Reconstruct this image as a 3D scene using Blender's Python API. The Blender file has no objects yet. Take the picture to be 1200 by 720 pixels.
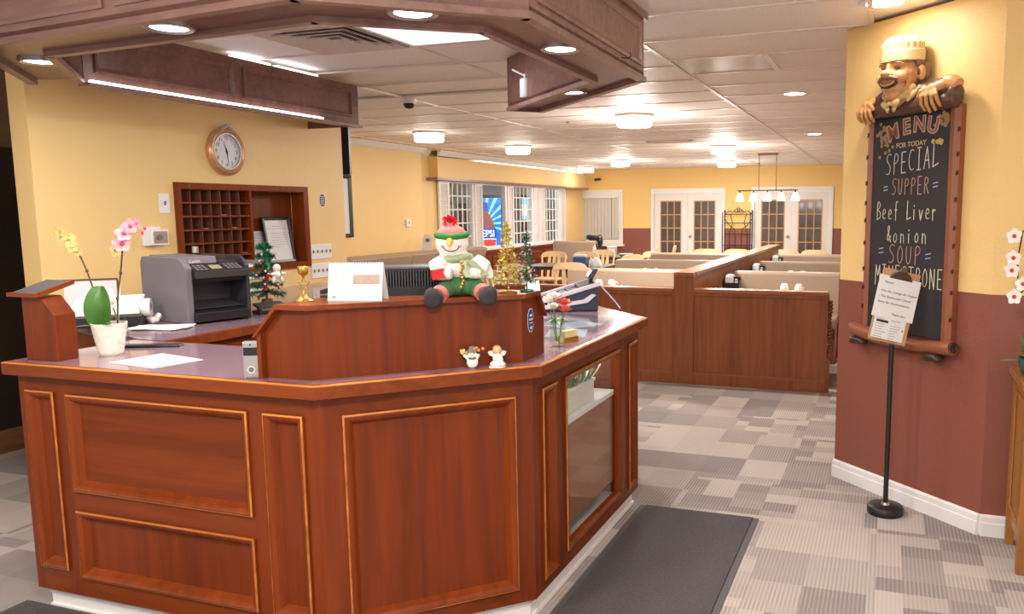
import bpy, bmesh, math, random
from mathutils import Vector, Matrix

SC = bpy.context.scene
COL = SC.collection
random.seed(7)
PI = math.pi

# ------------------------------------------------------------------ camera
cam_d = bpy.data.cameras.new('camera')
cam = bpy.data.objects.new('camera', cam_d)
COL.objects.link(cam)
cam.matrix_world = Matrix((
    (0.94452872, -0.03550601, 0.32650394, 0.0),
    (0.32837151, 0.12066664, -0.93680933, 0.0),
    (-0.00613577, 0.9920579, 0.12563227, 1.55),
    (0, 0, 0, 1)))
cam_d.sensor_width = 36.0
cam_d.lens = 28.415
cam_d.shift_x = -0.09167
cam_d.shift_y = 0.00583
cam_d.clip_start = 0.05
cam_d.clip_end = 100
SC.camera = cam

# ------------------------------------------------------------------ exposure / world
SC.view_settings.view_transform = 'Standard'
SC.view_settings.look = 'None'
SC.view_settings.gamma = 1.0
SC.view_settings.use_curve_mapping = False
SC.view_settings.exposure = 0.1
world = bpy.data.worlds.new('world')
SC.world = world
world.use_nodes = True
wb = world.node_tree.nodes['Background']
wb.inputs['Color'].default_value = (1.0, 0.95, 0.90, 1)
wb.inputs['Strength'].default_value = 1.1

P_DRUM = 60.0      # watts of one drum ceiling lamp
P_DOWN = 11.0      # watts of one recessed downlight
WARM = (1.0, 0.93, 0.85)
COOL = (1.0, 0.96, 0.92)

def lamp(kind, loc, power, color=WARM, size=0.3, rot=(0, 0, 0), spot=None):
    d = bpy.data.lights.new('lamp_light', kind)
    d.energy = power
    d.color = color
    if kind == 'AREA':
        d.shape = 'DISK'
        d.size = size
    elif kind == 'SPOT':
        d.spot_size = spot or 2.4
        d.spot_blend = 0.6
        d.shadow_soft_size = size
    else:
        d.shadow_soft_size = size
    o = bpy.data.objects.new('lamp_light', d)
    COL.objects.link(o)
    o.location = loc
    o.rotation_euler = rot
    return o

# ------------------------------------------------------------------ mesh helpers
class MB:
    """collects shapes; build() links them as one mesh object"""
    def __init__(s):
        s.v = []; s.f = []
    def add(s, vs, fs):
        b = len(s.v)
        s.v += [tuple(p) for p in vs]
        s.f += [tuple(i + b for i in q) for q in fs]
        return s
    def box(s, x0, x1, y0, y1, z0, z1):
        x0, x1 = min(x0, x1), max(x0, x1); y0, y1 = min(y0, y1), max(y0, y1); z0, z1 = min(z0, z1), max(z0, z1)
        return s.add([(x0,y0,z0),(x1,y0,z0),(x1,y1,z0),(x0,y1,z0),(x0,y0,z1),(x1,y0,z1),(x1,y1,z1),(x0,y1,z1)],
                     [(0,3,2,1),(4,5,6,7),(0,1,5,4),(1,2,6,5),(2,3,7,6),(3,0,4,7)])
    def prism(s, poly, z0, z1):
        n = len(poly)
        a = sum(poly[i][0]*poly[(i+1)%n][1]-poly[(i+1)%n][0]*poly[i][1] for i in range(n))
        if a < 0: poly = poly[::-1]
        vs = [(x,y,z0) for x,y in poly] + [(x,y,z1) for x,y in poly]
        fs = [tuple(range(n-1,-1,-1)), tuple(range(n,2*n))]
        fs += [(i,(i+1)%n,(i+1)%n+n,i+n) for i in range(n)]
        return s.add(vs, fs)
    def ext(s, poly3, d):
        """extrude a planar 3d polygon by vector d"""
        n = len(poly3); d = Vector(d)
        vs = [Vector(p) for p in poly3]; vs = vs + [p + d for p in vs]
        fs = [tuple(range(n-1,-1,-1)), tuple(range(n,2*n))] + [(i,(i+1)%n,(i+1)%n+n,i+n) for i in range(n)]
        return s.add(vs, fs)
    def tube(s, pts, r, n=8, cap=True, closed=False):
        pts = [Vector(p) for p in pts]; m = len(pts)
        rs = r if isinstance(r, (list, tuple)) else [r]*m
        up = None; rings = []
        for i, p in enumerate(pts):
            if closed: t = (pts[(i+1)%m]-pts[i-1])
            else: t = (pts[min(i+1,m-1)]-pts[max(i-1,0)])
            if t.length < 1e-9: t = Vector((0,0,1))
            t.normalize()
            if up is None:
                up = Vector((0,0,1)) if abs(t.z) < .9 else Vector((1,0,0))
            x = up - t*up.dot(t)
            if x.length < 1e-6: x = t.orthogonal()
            x.normalize(); up = x; y = t.cross(x)
            rings.append([p + (x*math.cos(2*PI*k/n)+y*math.sin(2*PI*k/n))*rs[i] for k in range(n)])
        vs = [q for ring in rings for q in ring]; fs = []
        for i in range(m if closed else m-1):
            a = i*n; b = ((i+1)%m)*n
            fs += [(a+k, a+(k+1)%n, b+(k+1)%n, b+k) for k in range(n)]
        if cap and not closed:
            fs += [tuple(range(n-1,-1,-1)), tuple(range((m-1)*n, m*n))]
        return s.add(vs, fs)
    def lathe(s, prof, n=20, c=(0,0,0), M=None, capb=True, capt=True, sx=1, sy=1):
        vs = []; m = len(prof)
        for r, z in prof:
            for k in range(n):
                vs.append(Vector((c[0]+sx*r*math.cos(2*PI*k/n), c[1]+sy*r*math.sin(2*PI*k/n), c[2]+z)))
        if M is not None: vs = [M @ v for v in vs]
        fs = []
        for i in range(m-1):
            fs += [(i*n+k, i*n+(k+1)%n, (i+1)*n+(k+1)%n, (i+1)*n+k) for k in range(n)]
        if capb: fs.append(tuple(range(n-1,-1,-1)))
        if capt: fs.append(tuple(range((m-1)*n, m*n)))
        return s.add(vs, fs)
    def ell(s, c, r, n=12, m=8, M=None):
        if not isinstance(r, (list, tuple)): r = (r,r,r)
        vs = []
        for i in range(m+1):
            a = -PI/2 + PI*i/m
            for k in range(n):
                vs.append(Vector((r[0]*math.cos(a)*math.cos(2*PI*k/n), r[1]*math.cos(a)*math.sin(2*PI*k/n), r[2]*math.sin(a))))
        if M is not None: vs = [M @ v for v in vs]
        vs = [v + Vector(c) for v in vs]; fs = []
        for i in range(m):
            fs += [(i*n+k, i*n+(k+1)%n, (i+1)*n+(k+1)%n, (i+1)*n+k) for k in range(n)]
        return s.add(vs, fs)
    def quad(s, a, b, c, d):
        return s.add([a,b,c,d], [(0,1,2,3)])
    def mesh(s, name, mat, smooth=False, bevel=0, merge=False):
        me = bpy.data.meshes.new(name)
        me.from_pydata([tuple(v) for v in s.v], [], s.f)
        if bevel or merge or smooth:
            bm = bmesh.new(); bm.from_mesh(me)
            bmesh.ops.remove_doubles(bm, verts=bm.verts, dist=1e-5)
            if bevel:
                es = [e for e in bm.edges if len(e.link_faces) == 2 and e.calc_face_angle(0) > .5]
                bmesh.ops.bevel(bm, geom=es, offset=bevel, segments=2, affect='EDGES', profile=.6, clamp_overlap=True)
            bm.to_mesh(me); bm.free()
        me.materials.append(mat)
        if smooth:
            for p in me.polygons: p.use_smooth = True
            try: me.set_sharp_from_angle(angle=smooth if smooth is not True else 0.9)
            except Exception: pass
        return me
    def build(s, name, mat, parent=None, smooth=False, bevel=0, label=None, merge=False):
        return link(name, s.mesh(name, mat, smooth, bevel, merge), parent, label)

def link(name, me, parent=None, label=None):
    o = bpy.data.objects.new(name, me)
    COL.objects.link(o)
    if parent: o.parent = parent
    if label: o['label'] = label
    return o

def thing(name, label, cat, loc=(0,0,0), rz=0, group=None):
    o = bpy.data.objects.new(name, None)
    COL.objects.link(o)
    o.empty_display_size = 0.05
    o.location = loc; o.rotation_euler = (0,0,rz)
    o['label'] = label; o['category'] = cat
    if group: o['group'] = group
    return o

def tag(o, label, cat, group=None, loc=None, rz=None):
    o['label'] = label; o['category'] = cat
    if group: o['group'] = group
    if loc is not None: o.location = loc
    if rz is not None: o.rotation_euler = (0,0,rz)
    return o

def struct(o, label=None):
    o['kind'] = 'structure'
    if label: o['label'] = label
    return o

def dup(root, loc, rz=None, label=None, group=None):
    r = root.copy(); COL.objects.link(r)
    r.location = loc
    if rz is not None: r.rotation_euler = (0,0,rz)
    if label: r['label'] = label
    if group: r['group'] = group
    for ch in list(root.children):
        c = ch.copy(); COL.objects.link(c); c.parent = r
        for g in list(ch.children):
            d = g.copy(); COL.objects.link(d); d.parent = c
    return r

class Frame:
    """maps (u, z, n) of a vertical face to world/local xyz"""
    def __init__(s, p0, p1, flip=False):
        s.o = Vector((p0[0], p0[1], 0)); d = Vector((p1[0]-p0[0], p1[1]-p0[1], 0))
        s.L = d.length; s.u = d.normalized()
        s.n = Vector((s.u.y, -s.u.x, 0)) * (-1 if flip else 1)
    def __call__(s, u, z, n=0.0):
        p = s.o + s.u*u + s.n*n
        return (p.x, p.y, z)
    def box(s, mb, u0, u1, z0, z1, n0, n1):
        return mb.ext([s(u0,z0,n0), s(u1,z0,n0), s(u1,z1,n0), s(u0,z1,n0)], Vector(s(0,0,n1))-Vector(s(0,0,n0)))
    def loop(s, mb, u0, u1, z0, z1, prof):
        """picture-frame moulding: prof = [(inset, n), ...] swept round the rectangle"""
        vs = []; fs = []
        for ins, n in prof:
            vs += [s(u0+ins,z0+ins,n), s(u1-ins,z0+ins,n), s(u1-ins,z1-ins,n), s(u0+ins,z1-ins,n)]
        for i in range(len(prof)-1):
            a = i*4; b = a+4
            fs += [(a+k, a+(k+1)%4, b+(k+1)%4, b+k) for k in range(4)]
        return mb.add(vs, fs)

def text_part(name, body, size, mat, fr, u, z, n, parent, align='CENTER', shear=0.0, rot=0.0, ext=0.0006, spacing=1.0, sx=1.0, bold=0.0):
    """lettering as a flat mesh on a Frame"""
    cu = bpy.data.curves.new('lettering', 'FONT')
    cu.body = body; cu.size = size; cu.align_x = align; cu.shear = shear; cu.space_character = spacing
    cu.offset = bold
    to = bpy.data.objects.new('lettering', cu); COL.objects.link(to)
    dg = bpy.context.evaluated_depsgraph_get()
    me0 = bpy.data.meshes.new_from_object(to.evaluated_get(dg))
    bpy.data.objects.remove(to); bpy.data.curves.remove(cu)
    mb = MB()
    c, s_ = math.cos(rot), math.sin(rot)
    vs = [fr(u + sx*(v.co.x*c - v.co.y*s_), z + v.co.x*s_ + v.co.y*c, n) for v in me0.vertices]
    mb.add(vs, [tuple(p.vertices) for p in me0.polygons])
    bpy.data.meshes.remove(me0)
    return mb.build(name, mat, parent)

def blob(name, parts, mat, parent=None, voxel=0.006, smooth_it=6, label=None):
    """one continuous skin grown over overlapping ellipsoids / capsules"""
    mb = MB()
    for p in parts:
        if p[0] == 'e':
            mb.ell(p[1], p[2], 14, 10, p[3] if len(p) > 3 else None)
        else:
            mb.tube(p[1], p[2], 10)
    me = mb.mesh(name, mat)
    o = link(name, me, None)
    m = o.modifiers.new('r', 'REMESH'); m.mode = 'VOXEL'; m.voxel_size = voxel
    m2 = o.modifiers.new('s', 'SMOOTH'); m2.factor = .5; m2.iterations = smooth_it
    dg = bpy.context.evaluated_depsgraph_get()
    me2 = bpy.data.meshes.new_from_object(o.evaluated_get(dg))
    bpy.data.objects.remove(o); bpy.data.meshes.remove(me)
    me2.name = name
    me2.materials.clear(); me2.materials.append(mat)
    for p in me2.polygons: p.use_smooth = True
    return link(name, me2, parent, label)

# ------------------------------------------------------------------ materials
def srgb(r, g, b):
    f = lambda c: (c/255/12.92) if c/255 <= .04045 else ((c/255+.055)/1.055)**2.4
    return (f(r), f(g), f(b), 1)

def new_mat(name):
    m = bpy.data.materials.new(name); m.use_nodes = True
    nt = m.node_tree; return m, nt, nt.nodes['Principled BSDF']

def nd(nt, typ, **kw):
    n = nt.nodes.new(typ)
    for k, v in kw.items():
        if k in n.inputs.keys(): n.inputs[k].default_value = v
        else: setattr(n, k, v)
    return n

def plain(name, col, rough=.5, metal=0, var=.06, nscale=12, bump=0, bscale=80, spec=None, coat=0, trans=0, emit=None, estr=0, alpha=None):
    m, nt, b = new_mat(name)
    tc = nd(nt, 'ShaderNodeTexCoord')
    no = nd(nt, 'ShaderNodeTexNoise', Scale=nscale, Detail=3.0)
    nt.links.new(tc.outputs['Object'], no.inputs['Vector'])
    mx = nd(nt, 'ShaderNodeMix', data_type='RGBA')
    mx.inputs[6].default_value = tuple(max(0, c*(1-var)) for c in col[:3]) + (1,)
    mx.inputs[7].default_value = tuple(min(1, c*(1+var)) for c in col[:3]) + (1,)
    nt.links.new(no.outputs['Fac'], mx.inputs[0])
    nt.links.new(mx.outputs[2], b.inputs['Base Color'])
    b.inputs['Roughness'].default_value = rough
    b.inputs['Metallic'].default_value = metal
    if spec is not None: b.inputs['Specular IOR Level'].default_value = spec
    if coat: b.inputs['Coat Weight'].default_value = coat; b.inputs['Coat Roughness'].default_value = .08
    if trans: b.inputs['Transmission Weight'].default_value = trans
    if alpha is not None: b.inputs['Alpha'].default_value = alpha
    if emit: b.inputs['Emission Color'].default_value = emit; b.inputs['Emission Strength'].default_value = estr
    if bump:
        n2 = nd(nt, 'ShaderNodeTexNoise', Scale=bscale, Detail=2.0)
        nt.links.new(tc.outputs['Object'], n2.inputs['Vector'])
        bp = nd(nt, 'ShaderNodeBump', Strength=bump, Distance=.01)
        nt.links.new(n2.outputs['Fac'], bp.inputs['Height'])
        nt.links.new(bp.outputs['Normal'], b.inputs['Normal'])
    return m

def wood(name, dark, light, axis='z', rough=.42, coat=.08, scale=1.0):
    m, nt, b = new_mat(name)
    g = nd(nt, 'ShaderNodeNewGeometry')
    mp = nd(nt, 'ShaderNodeMapping')
    s = {'z': (26, 26, 1.6), 'x': (1.6, 26, 26), 'y': (26, 1.6, 26)}[axis]
    mp.inputs['Scale'].default_value = tuple(c*scale for c in s)
    nt.links.new(g.outputs['Position'], mp.inputs['Vector'])
    n1 = nd(nt, 'ShaderNodeTexNoise', Scale=1.0, Detail=5.0, Distortion=.6)
    nt.links.new(mp.outputs[0], n1.inputs['Vector'])
    mp2 = nd(nt, 'ShaderNodeMapping'); mp2.inputs['Scale'].default_value = tuple(c*.12*scale for c in s)
    nt.links.new(g.outputs['Position'], mp2.inputs['Vector'])
    n2 = nd(nt, 'ShaderNodeTexNoise', Scale=1.0, Detail=2.0, Distortion=.3)
    nt.links.new(mp2.outputs[0], n2.inputs['Vector'])
    ad = nd(nt, 'ShaderNodeMath', operation='MULTIPLY_ADD'); ad.inputs[1].default_value = .55
    nt.links.new(n1.outputs['Fac'], ad.inputs[0])
    sc = nd(nt, 'ShaderNodeMath', operation='MULTIPLY'); sc.inputs[1].default_value = .45
    nt.links.new(n2.outputs['Fac'], sc.inputs[0]); nt.links.new(sc.outputs[0], ad.inputs[2])
    rp = nd(nt, 'ShaderNodeValToRGB')
    rp.color_ramp.elements[0].position = .32; rp.color_ramp.elements[0].color = dark
    rp.color_ramp.elements[1].position = .68; rp.color_ramp.elements[1].color = light
    nt.links.new(ad.outputs[0], rp.inputs['Fac'])
    nt.links.new(rp.outputs['Color'], b.inputs['Base Color'])
    b.inputs['Roughness'].default_value = rough
    b.inputs['Specular IOR Level'].default_value = .22
    b.inputs['Coat Weight'].default_value = coat; b.inputs['Coat Roughness'].default_value = .15
    bp = nd(nt, 'ShaderNodeBump', Strength=.06, Distance=.004)
    nt.links.new(n1.outputs['Fac'], bp.inputs['Height']); nt.links.new(bp.outputs['Normal'], b.inputs['Normal'])
    return m

def two_tone(name, top, low, zsplit, bump=.25, bscale=70):
    """painted wall: one paint above, another below a painted line"""
    m, nt, b = new_mat(name)
    g = nd(nt, 'ShaderNodeNewGeometry'); sp = nd(nt, 'ShaderNodeSeparateXYZ')
    nt.links.new(g.outputs['Position'], sp.inputs[0])
    gt = nd(nt, 'ShaderNodeMath', operation='GREATER_THAN'); gt.inputs[1].default_value = zsplit
    nt.links.new(sp.outputs['Z'], gt.inputs[0])
    mx = nd(nt, 'ShaderNodeMix', data_type='RGBA'); mx.inputs[6].default_value = low; mx.inputs[7].default_value = top
    nt.links.new(gt.outputs[0], mx.inputs[0])
    nt.links.new(mx.outputs[2], b.inputs['Base Color'])
    b.inputs['Roughness'].default_value = .55
    n2 = nd(nt, 'ShaderNodeTexNoise', Scale=bscale, Detail=2.0)
    nt.links.new(g.outputs['Position'], n2.inputs['Vector'])
    bp = nd(nt, 'ShaderNodeBump', Strength=bump, Distance=.006)
    nt.links.new(n2.outputs['Fac'], bp.inputs['Height']); nt.links.new(bp.outputs['Normal'], b.inputs['Normal'])
    return m

def carpet_mat():
    m, nt, b = new_mat('patchwork_carpet')
    g = nd(nt, 'ShaderNodeNewGeometry'); sp = nd(nt, 'ShaderNodeSeparateXYZ')
    nt.links.new(g.outputs['Position'], sp.inputs[0])
    def cells(sx, sy, ox):
        fx = nd(nt, 'ShaderNodeMath', operation='MULTIPLY_ADD'); fx.inputs[1].default_value = 1/sx; fx.inputs[2].default_value = ox
        fy = nd(nt, 'ShaderNodeMath', operation='MULTIPLY_ADD'); fy.inputs[1].default_value = 1/sy; fy.inputs[2].default_value = ox*.7
        nt.links.new(sp.outputs['X'], fx.inputs[0]); nt.links.new(sp.outputs['Y'], fy.inputs[0])
        flx = nd(nt, 'ShaderNodeMath', operation='FLOOR'); fly = nd(nt, 'ShaderNodeMath', operation='FLOOR')
        nt.links.new(fx.outputs[0], flx.inputs[0]); nt.links.new(fy.outputs[0], fly.inputs[0])
        cb = nd(nt, 'ShaderNodeCombineXYZ'); nt.links.new(flx.outputs[0], cb.inputs[0]); nt.links.new(fly.outputs[0], cb.inputs[1])
        cb.inputs[2].default_value = ox
        wn = nd(nt, 'ShaderNodeTexWhiteNoise', noise_dimensions='3D'); nt.links.new(cb.outputs[0], wn.inputs['Vector'])
        return wn.outputs['Value'], wn.outputs['Color']
    a, ac = cells(.25, .33, .13); c, cc = cells(.17, .125, 3.37); e, ec = cells(.5, .5, 0.0)
    # where the small cells win over the big ones
    sel = nd(nt, 'ShaderNodeMath', operation='GREATER_THAN'); sel.inputs[1].default_value = .66
    nt.links.new(e, sel.inputs[0])
    mv = nd(nt, 'ShaderNodeMix', data_type='FLOAT')
    nt.links.new(sel.outputs[0], mv.inputs[0]); nt.links.new(a, mv.inputs[2]); nt.links.new(c, mv.inputs[3])
    # fine ribs running away from the viewer
    sx = nd(nt, 'ShaderNodeMath', operation='MULTIPLY'); sx.inputs[1].default_value = 2*PI/.0165
    nt.links.new(sp.outputs['X'], sx.inputs[0])
    sn = nd(nt, 'ShaderNodeMath', operation='SINE'); nt.links.new(sx.outputs[0], sn.inputs[0])
    amp = nd(nt, 'ShaderNodeMath', operation='MULTIPLY'); nt.links.new(sn.outputs[0], amp.inputs[0])
    sep = nd(nt, 'ShaderNodeSeparateColor'); nt.links.new(cc, sep.inputs[0])
    am2 = nd(nt, 'ShaderNodeMath', operation='MULTIPLY_ADD'); am2.inputs[1].default_value = .22; am2.inputs[2].default_value = .10; nt.links.new(sep.outputs[1], am2.inputs[0])
    nt.links.new(am2.outputs[0], amp.inputs[1])
    sm = nd(nt, 'ShaderNodeMath', operation='ADD'); nt.links.new(mv.outputs[0], sm.inputs[0]); nt.links.new(amp.outputs[0], sm.inputs[1])
    no = nd(nt, 'ShaderNodeTexNoise', Scale=220.0, Detail=2.0); nt.links.new(g.outputs['Position'], no.inputs['Vector'])
    nm = nd(nt, 'ShaderNodeMath', operation='MULTIPLY_ADD'); nm.inputs[1].default_value = .25; nm.inputs[2].default_value = -.12
    nt.links.new(no.outputs['Fac'], nm.inputs[0])
    s2 = nd(nt, 'ShaderNodeMath', operation='ADD'); nt.links.new(sm.outputs[0], s2.inputs[0]); nt.links.new(nm.outputs[0], s2.inputs[1])
    rp = nd(nt, 'ShaderNodeValToRGB'); cr = rp.color_ramp
    cr.elements[0].position = 0; cr.elements[0].color = srgb(134,126,124)
    cr.elements[1].position = 1; cr.elements[1].color = srgb(186,176,169)
    k = cr.elements.new(.25); k.color = srgb(152,143,140)
    k = cr.elements.new(.6); k.color = srgb(171,161,155)
    nt.links.new(s2.outputs[0], rp.inputs['Fac'])
    nt.links.new(rp.outputs['Color'], b.inputs['Base Color'])
    b.inputs['Roughness'].default_value = .95
    b.inputs['Specular IOR Level'].default_value = .1
    bp = nd(nt, 'ShaderNodeBump', Strength=.25, Distance=.003); nt.links.new(s2.outputs[0], bp.inputs['Height'])
    nt.links.new(bp.outputs['Normal'], b.inputs['Normal'])
    return m

def tile_mat():
    m, nt, b = new_mat('ceiling_tile_fissured')
    g = nd(nt, 'ShaderNodeNewGeometry')
    vo = nd(nt, 'ShaderNodeTexNoise', Scale=95.0, Detail=3.0, Roughness=.7); nt.links.new(g.outputs['Position'], vo.inputs['Vector'])
    rp = nd(nt, 'ShaderNodeValToRGB'); cr = rp.color_ramp
    cr.elements[0].position = .30; cr.elements[0].color = srgb(216,205,199)
    cr.elements[1].position = .44; cr.elements[1].color = srgb(245,236,229)
    nt.links.new(vo.outputs['Fac'], rp.inputs['Fac']); nt.links.new(rp.outputs['Color'], b.inputs['Base Color'])
    b.inputs['Roughness'].default_value = .6
    return m

def emis(name, col, s):
    m, nt, b = new_mat(name)
    b.inputs['Base Color'].default_value = col
    b.inputs['Emission Color'].default_value = col
    b.inputs['Emission Strength'].default_value = s
    b.inputs['Roughness'].default_value = .4
    return m

def glass(name, rough=.02):
    """thin clear sheet: see-through with mirror-like fresnel sheen"""
    m, nt, b = new_mat(name)
    tr = nd(nt, 'ShaderNodeBsdfTransparent', Color=(.95,.97,.97,1)); gl = nd(nt, 'ShaderNodeBsdfGlossy', Roughness=rough)
    lw = nd(nt, 'ShaderNodeLayerWeight', Blend=.5); pw = nd(nt, 'ShaderNodeMath', operation='POWER'); pw.inputs[1].default_value = 4.0
    nt.links.new(lw.outputs['Facing'], pw.inputs[0])
    fz = nd(nt, 'ShaderNodeMath', operation='MULTIPLY_ADD'); fz.inputs[1].default_value = .4; fz.inputs[2].default_value = .025
    nt.links.new(pw.outputs[0], fz.inputs[0]); mx = nd(nt, 'ShaderNodeMixShader')
    nt.links.new(fz.outputs[0], mx.inputs[0]); nt.links.new(tr.outputs[0], mx.inputs[1]); nt.links.new(gl.outputs[0], mx.inputs[2])
    nt.links.new(mx.outputs[0], nt.nodes['Material Output'].inputs['Surface'])
    return m

M = {}
M['carpet'] = carpet_mat()
M['tile'] = tile_mat()
M['tbar'] = plain('tbar_white_metal', srgb(226,212,204), .35, .2)
M['yellow'] = plain('yellow_wall_paint', srgb(234,200,136), .5, bump=.12, bscale=60, var=.02)
M['yellow_maroon'] = two_tone('yellow_over_maroon_paint', srgb(236,200,132), srgb(136,78,62), 1.155)
M['far_paint'] = two_tone('far_wall_paint', srgb(238,200,124), srgb(140,82,70), 1.13, bump=.1)
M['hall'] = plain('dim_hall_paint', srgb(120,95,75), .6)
M['white'] = plain('white_trim_paint', srgb(234,231,229), .4, var=.02)
M['white_door'] = plain('white_door_paint', srgb(230,222,216), .35, var=.02)
M['cherry'] = wood('cherry_veneer_vertical', srgb(90,35,10), srgb(125,53,17), 'z')
M['cherry_x'] = wood('cherry_veneer_lengthwise', srgb(92,38,10), srgb(128,56,17), 'x')
M['cherry_y'] = wood('cherry_veneer_depthwise', srgb(104,46,22), srgb(138,66,34), 'y')
M['edge'] = wood('worn_cherry_moulding', srgb(98,40,12), srgb(136,60,20), 'z', .28)
M['edge_x'] = wood('worn_cherry_edge', srgb(98,42,16), srgb(136,64,26), 'x', .34)
M['worn'] = wood('golden_worn_edge', srgb(122,58,20), srgb(208,136,66), 'x', .38, .08, .5)
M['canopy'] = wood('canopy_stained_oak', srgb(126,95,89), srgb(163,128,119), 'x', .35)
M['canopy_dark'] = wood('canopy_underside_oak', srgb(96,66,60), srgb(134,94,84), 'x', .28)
M['booth_wood'] = wood('booth_walnut_veneer', srgb(124,70,44), srgb(160,96,63), 'z', .38)
M['booth_cap'] = wood('booth_cap_wood', srgb(128,76,54), srgb(172,114,84), 'x', .25)
M['cap_y'] = wood('divider_cap_wood', srgb(138,88,66), srgb(180,124,96), 'y', .25)
M['laminate'] = plain('mauve_laminate', srgb(140,112,124), .16, var=.05, nscale=60, coat=.3)
M['vinyl'] = plain('taupe_vinyl', srgb(158,136,116), .42, var=.05, nscale=6, bump=.05, bscale=200)
M['black'] = plain('black_plastic', srgb(26,25,28), .35)
M['matte_black'] = plain('black_painted_steel', srgb(28,26,26), .45)
M['mat'] = plain('charcoal_mat_pile', srgb(76,71,74), .95, var=.5, nscale=85, bump=.6, bscale=160)
M['mat_edge'] = plain('grey_rubber_edge', srgb(84,80,82), .8)
M['grey_plastic'] = plain('grey_printer_plastic', srgb(112,106,112), .42)
M['darkgrey'] = plain('dark_grey_plastic', srgb(54,52,58), .35)
M['steel'] = plain('brushed_silver', srgb(186,182,182), .3, .75)
M['paper'] = plain('white_paper', srgb(222,220,219), .6, var=.015)
M['print'] = plain('grey_print_ink', srgb(120,112,110), .7)
M['ink'] = plain('black_ink', srgb(42,38,40), .7)
M['glass'] = glass('clear_glass')
M['lamp'] = emis('lamp_glow', (1.0, .93, .82, 1), 6.0)
M['down'] = emis('downlight_glow', (1.0, .95, .90, 1), 9.0)
M['strip'] = emis('tube_glow', (.95, .97, 1.0, 1), 4.0)
M['gold'] = plain('brass', srgb(196,150,70), .28, .85)
M['cream_wood'] = wood('cream_chair_wood', srgb(214,182,138), srgb(240,214,172), 'z', .35)
M['dark_table'] = plain('dark_table_laminate', srgb(52,40,36), .25, coat=.3)
# ================================================================== SETTING
CZ = 2.52
floor = struct(MB().box(-11, 3.2, -3.5, 20.5, -.05, 0).build('floor', M['carpet']), 'grey patchwork carpet floor')
tile_me = MB().box(-.2497, .2497, -.2497, .2497, -.004, .001).mesh('carpet_tile', M['carpet'], bevel=.0008)
def carpet(x0, x1, y0, y1):
    nx = int(round((x1-x0)/.5)); ny = int(round((y1-y0)/.5))
    for i in range(nx):
        for j in range(ny):
            o = link('carpet_tile', tile_me, floor)
            o.location = (x0+.25+.5*i, y0+.25+.5*j, 0)
carpet(-1.0, 1.5, 2.0, 7.0)
carpet(-1.5, -1.0, 4.0, 7.0)
carpet(-2.5, -1.5, 5.0, 7.0)
carpet(-6.0, -3.0, 1.5, 4.0)

# clock wall with the cubby niche cut into it
w = MB()
x0, x1 = -4.38, -4.25
NY0, NY1, NZ0, NZ1 = 3.995, 5.145, 1.175, 1.705
w.box(x0, x1, 3.07, NY0, 0, CZ).box(x0, x1, NY1, 5.65, 0, CZ).box(x0, x1, NY0, NY1, 0, NZ0).box(x0, x1, NY0, NY1, NZ1, CZ)
wall_left = struct(w.build('wall_left', M['yellow']), 'yellow painted wall behind the reception desk')

# dim hallway beyond the left end of the clock wall
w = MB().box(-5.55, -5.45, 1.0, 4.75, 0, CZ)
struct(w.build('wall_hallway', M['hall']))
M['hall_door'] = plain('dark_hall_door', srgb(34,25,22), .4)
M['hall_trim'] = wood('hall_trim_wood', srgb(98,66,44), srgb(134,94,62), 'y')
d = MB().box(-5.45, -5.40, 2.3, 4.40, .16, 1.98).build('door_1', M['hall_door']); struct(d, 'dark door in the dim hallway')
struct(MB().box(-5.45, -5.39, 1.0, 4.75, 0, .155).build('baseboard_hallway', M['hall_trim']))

# far left yellow wall, window wall, bulkhead
struct(MB().box(-6.95, -6.78, 6.2, 10.92, 0, CZ).build('wall_far_left', M['yellow']), 'yellow wall beside the long taupe bench')
WX = -7.0
OP = [(12.06, 12.88), (13.23, 14.20), (14.54, 15.43), (16.08, 16.89)]
SZ0, SZ1 = .885, 2.05
w = MB()
w.box(WX-.05, WX, 10.92, 18.6, 0, SZ0).box(WX-.05, WX, 10.92, 18.6, SZ1, CZ)
ys = [10.92] + [y for p in OP for y in p] + [18.6]
for i in range(0, len(ys), 2): w.box(WX-.05, WX, ys[i], ys[i+1], SZ0, SZ1)
struct(w.build('wall_windows', M['yellow']), 'yellow wall with four white shuttered openings')
b = MB().box(WX, WX+.17, 11.48, 18.2, 2.09, 2.42)
struct(b.build('trim_1', M['yellow']), 'yellow bulkhead above the shuttered openings')
struct(MB().box(WX, WX+.21, 11.40, 18.3, 2.055, 2.09).build('trim_2', M['canopy']), 'thin brown ledge under the bulkhead')
crown = MB()
for (a, c, yy0, yy1) in ((-6.78, 0, 6.2, 10.99), (WX+.17, 0, 11.48, 18.2), (WX, 0, 10.92, 11.48)):
    crown.ext([(a, yy0, CZ), (a+.075, yy0, CZ), (a+.065, yy0, CZ-.018), (a+.02, yy0, CZ-.072), (a, yy0, CZ-.085)], (0, yy1-yy0, 0))
struct(crown.build('trim_3', M['white']), 'white crown moulding on the far left walls')
st = MB().box(WX+.02, WX+.12, 13.0, 18.1, 2.424, 2.444).build('light_strip', M['strip'])
tag(st, 'bright tube light lying on top of the yellow bulkhead', 'light')

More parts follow.
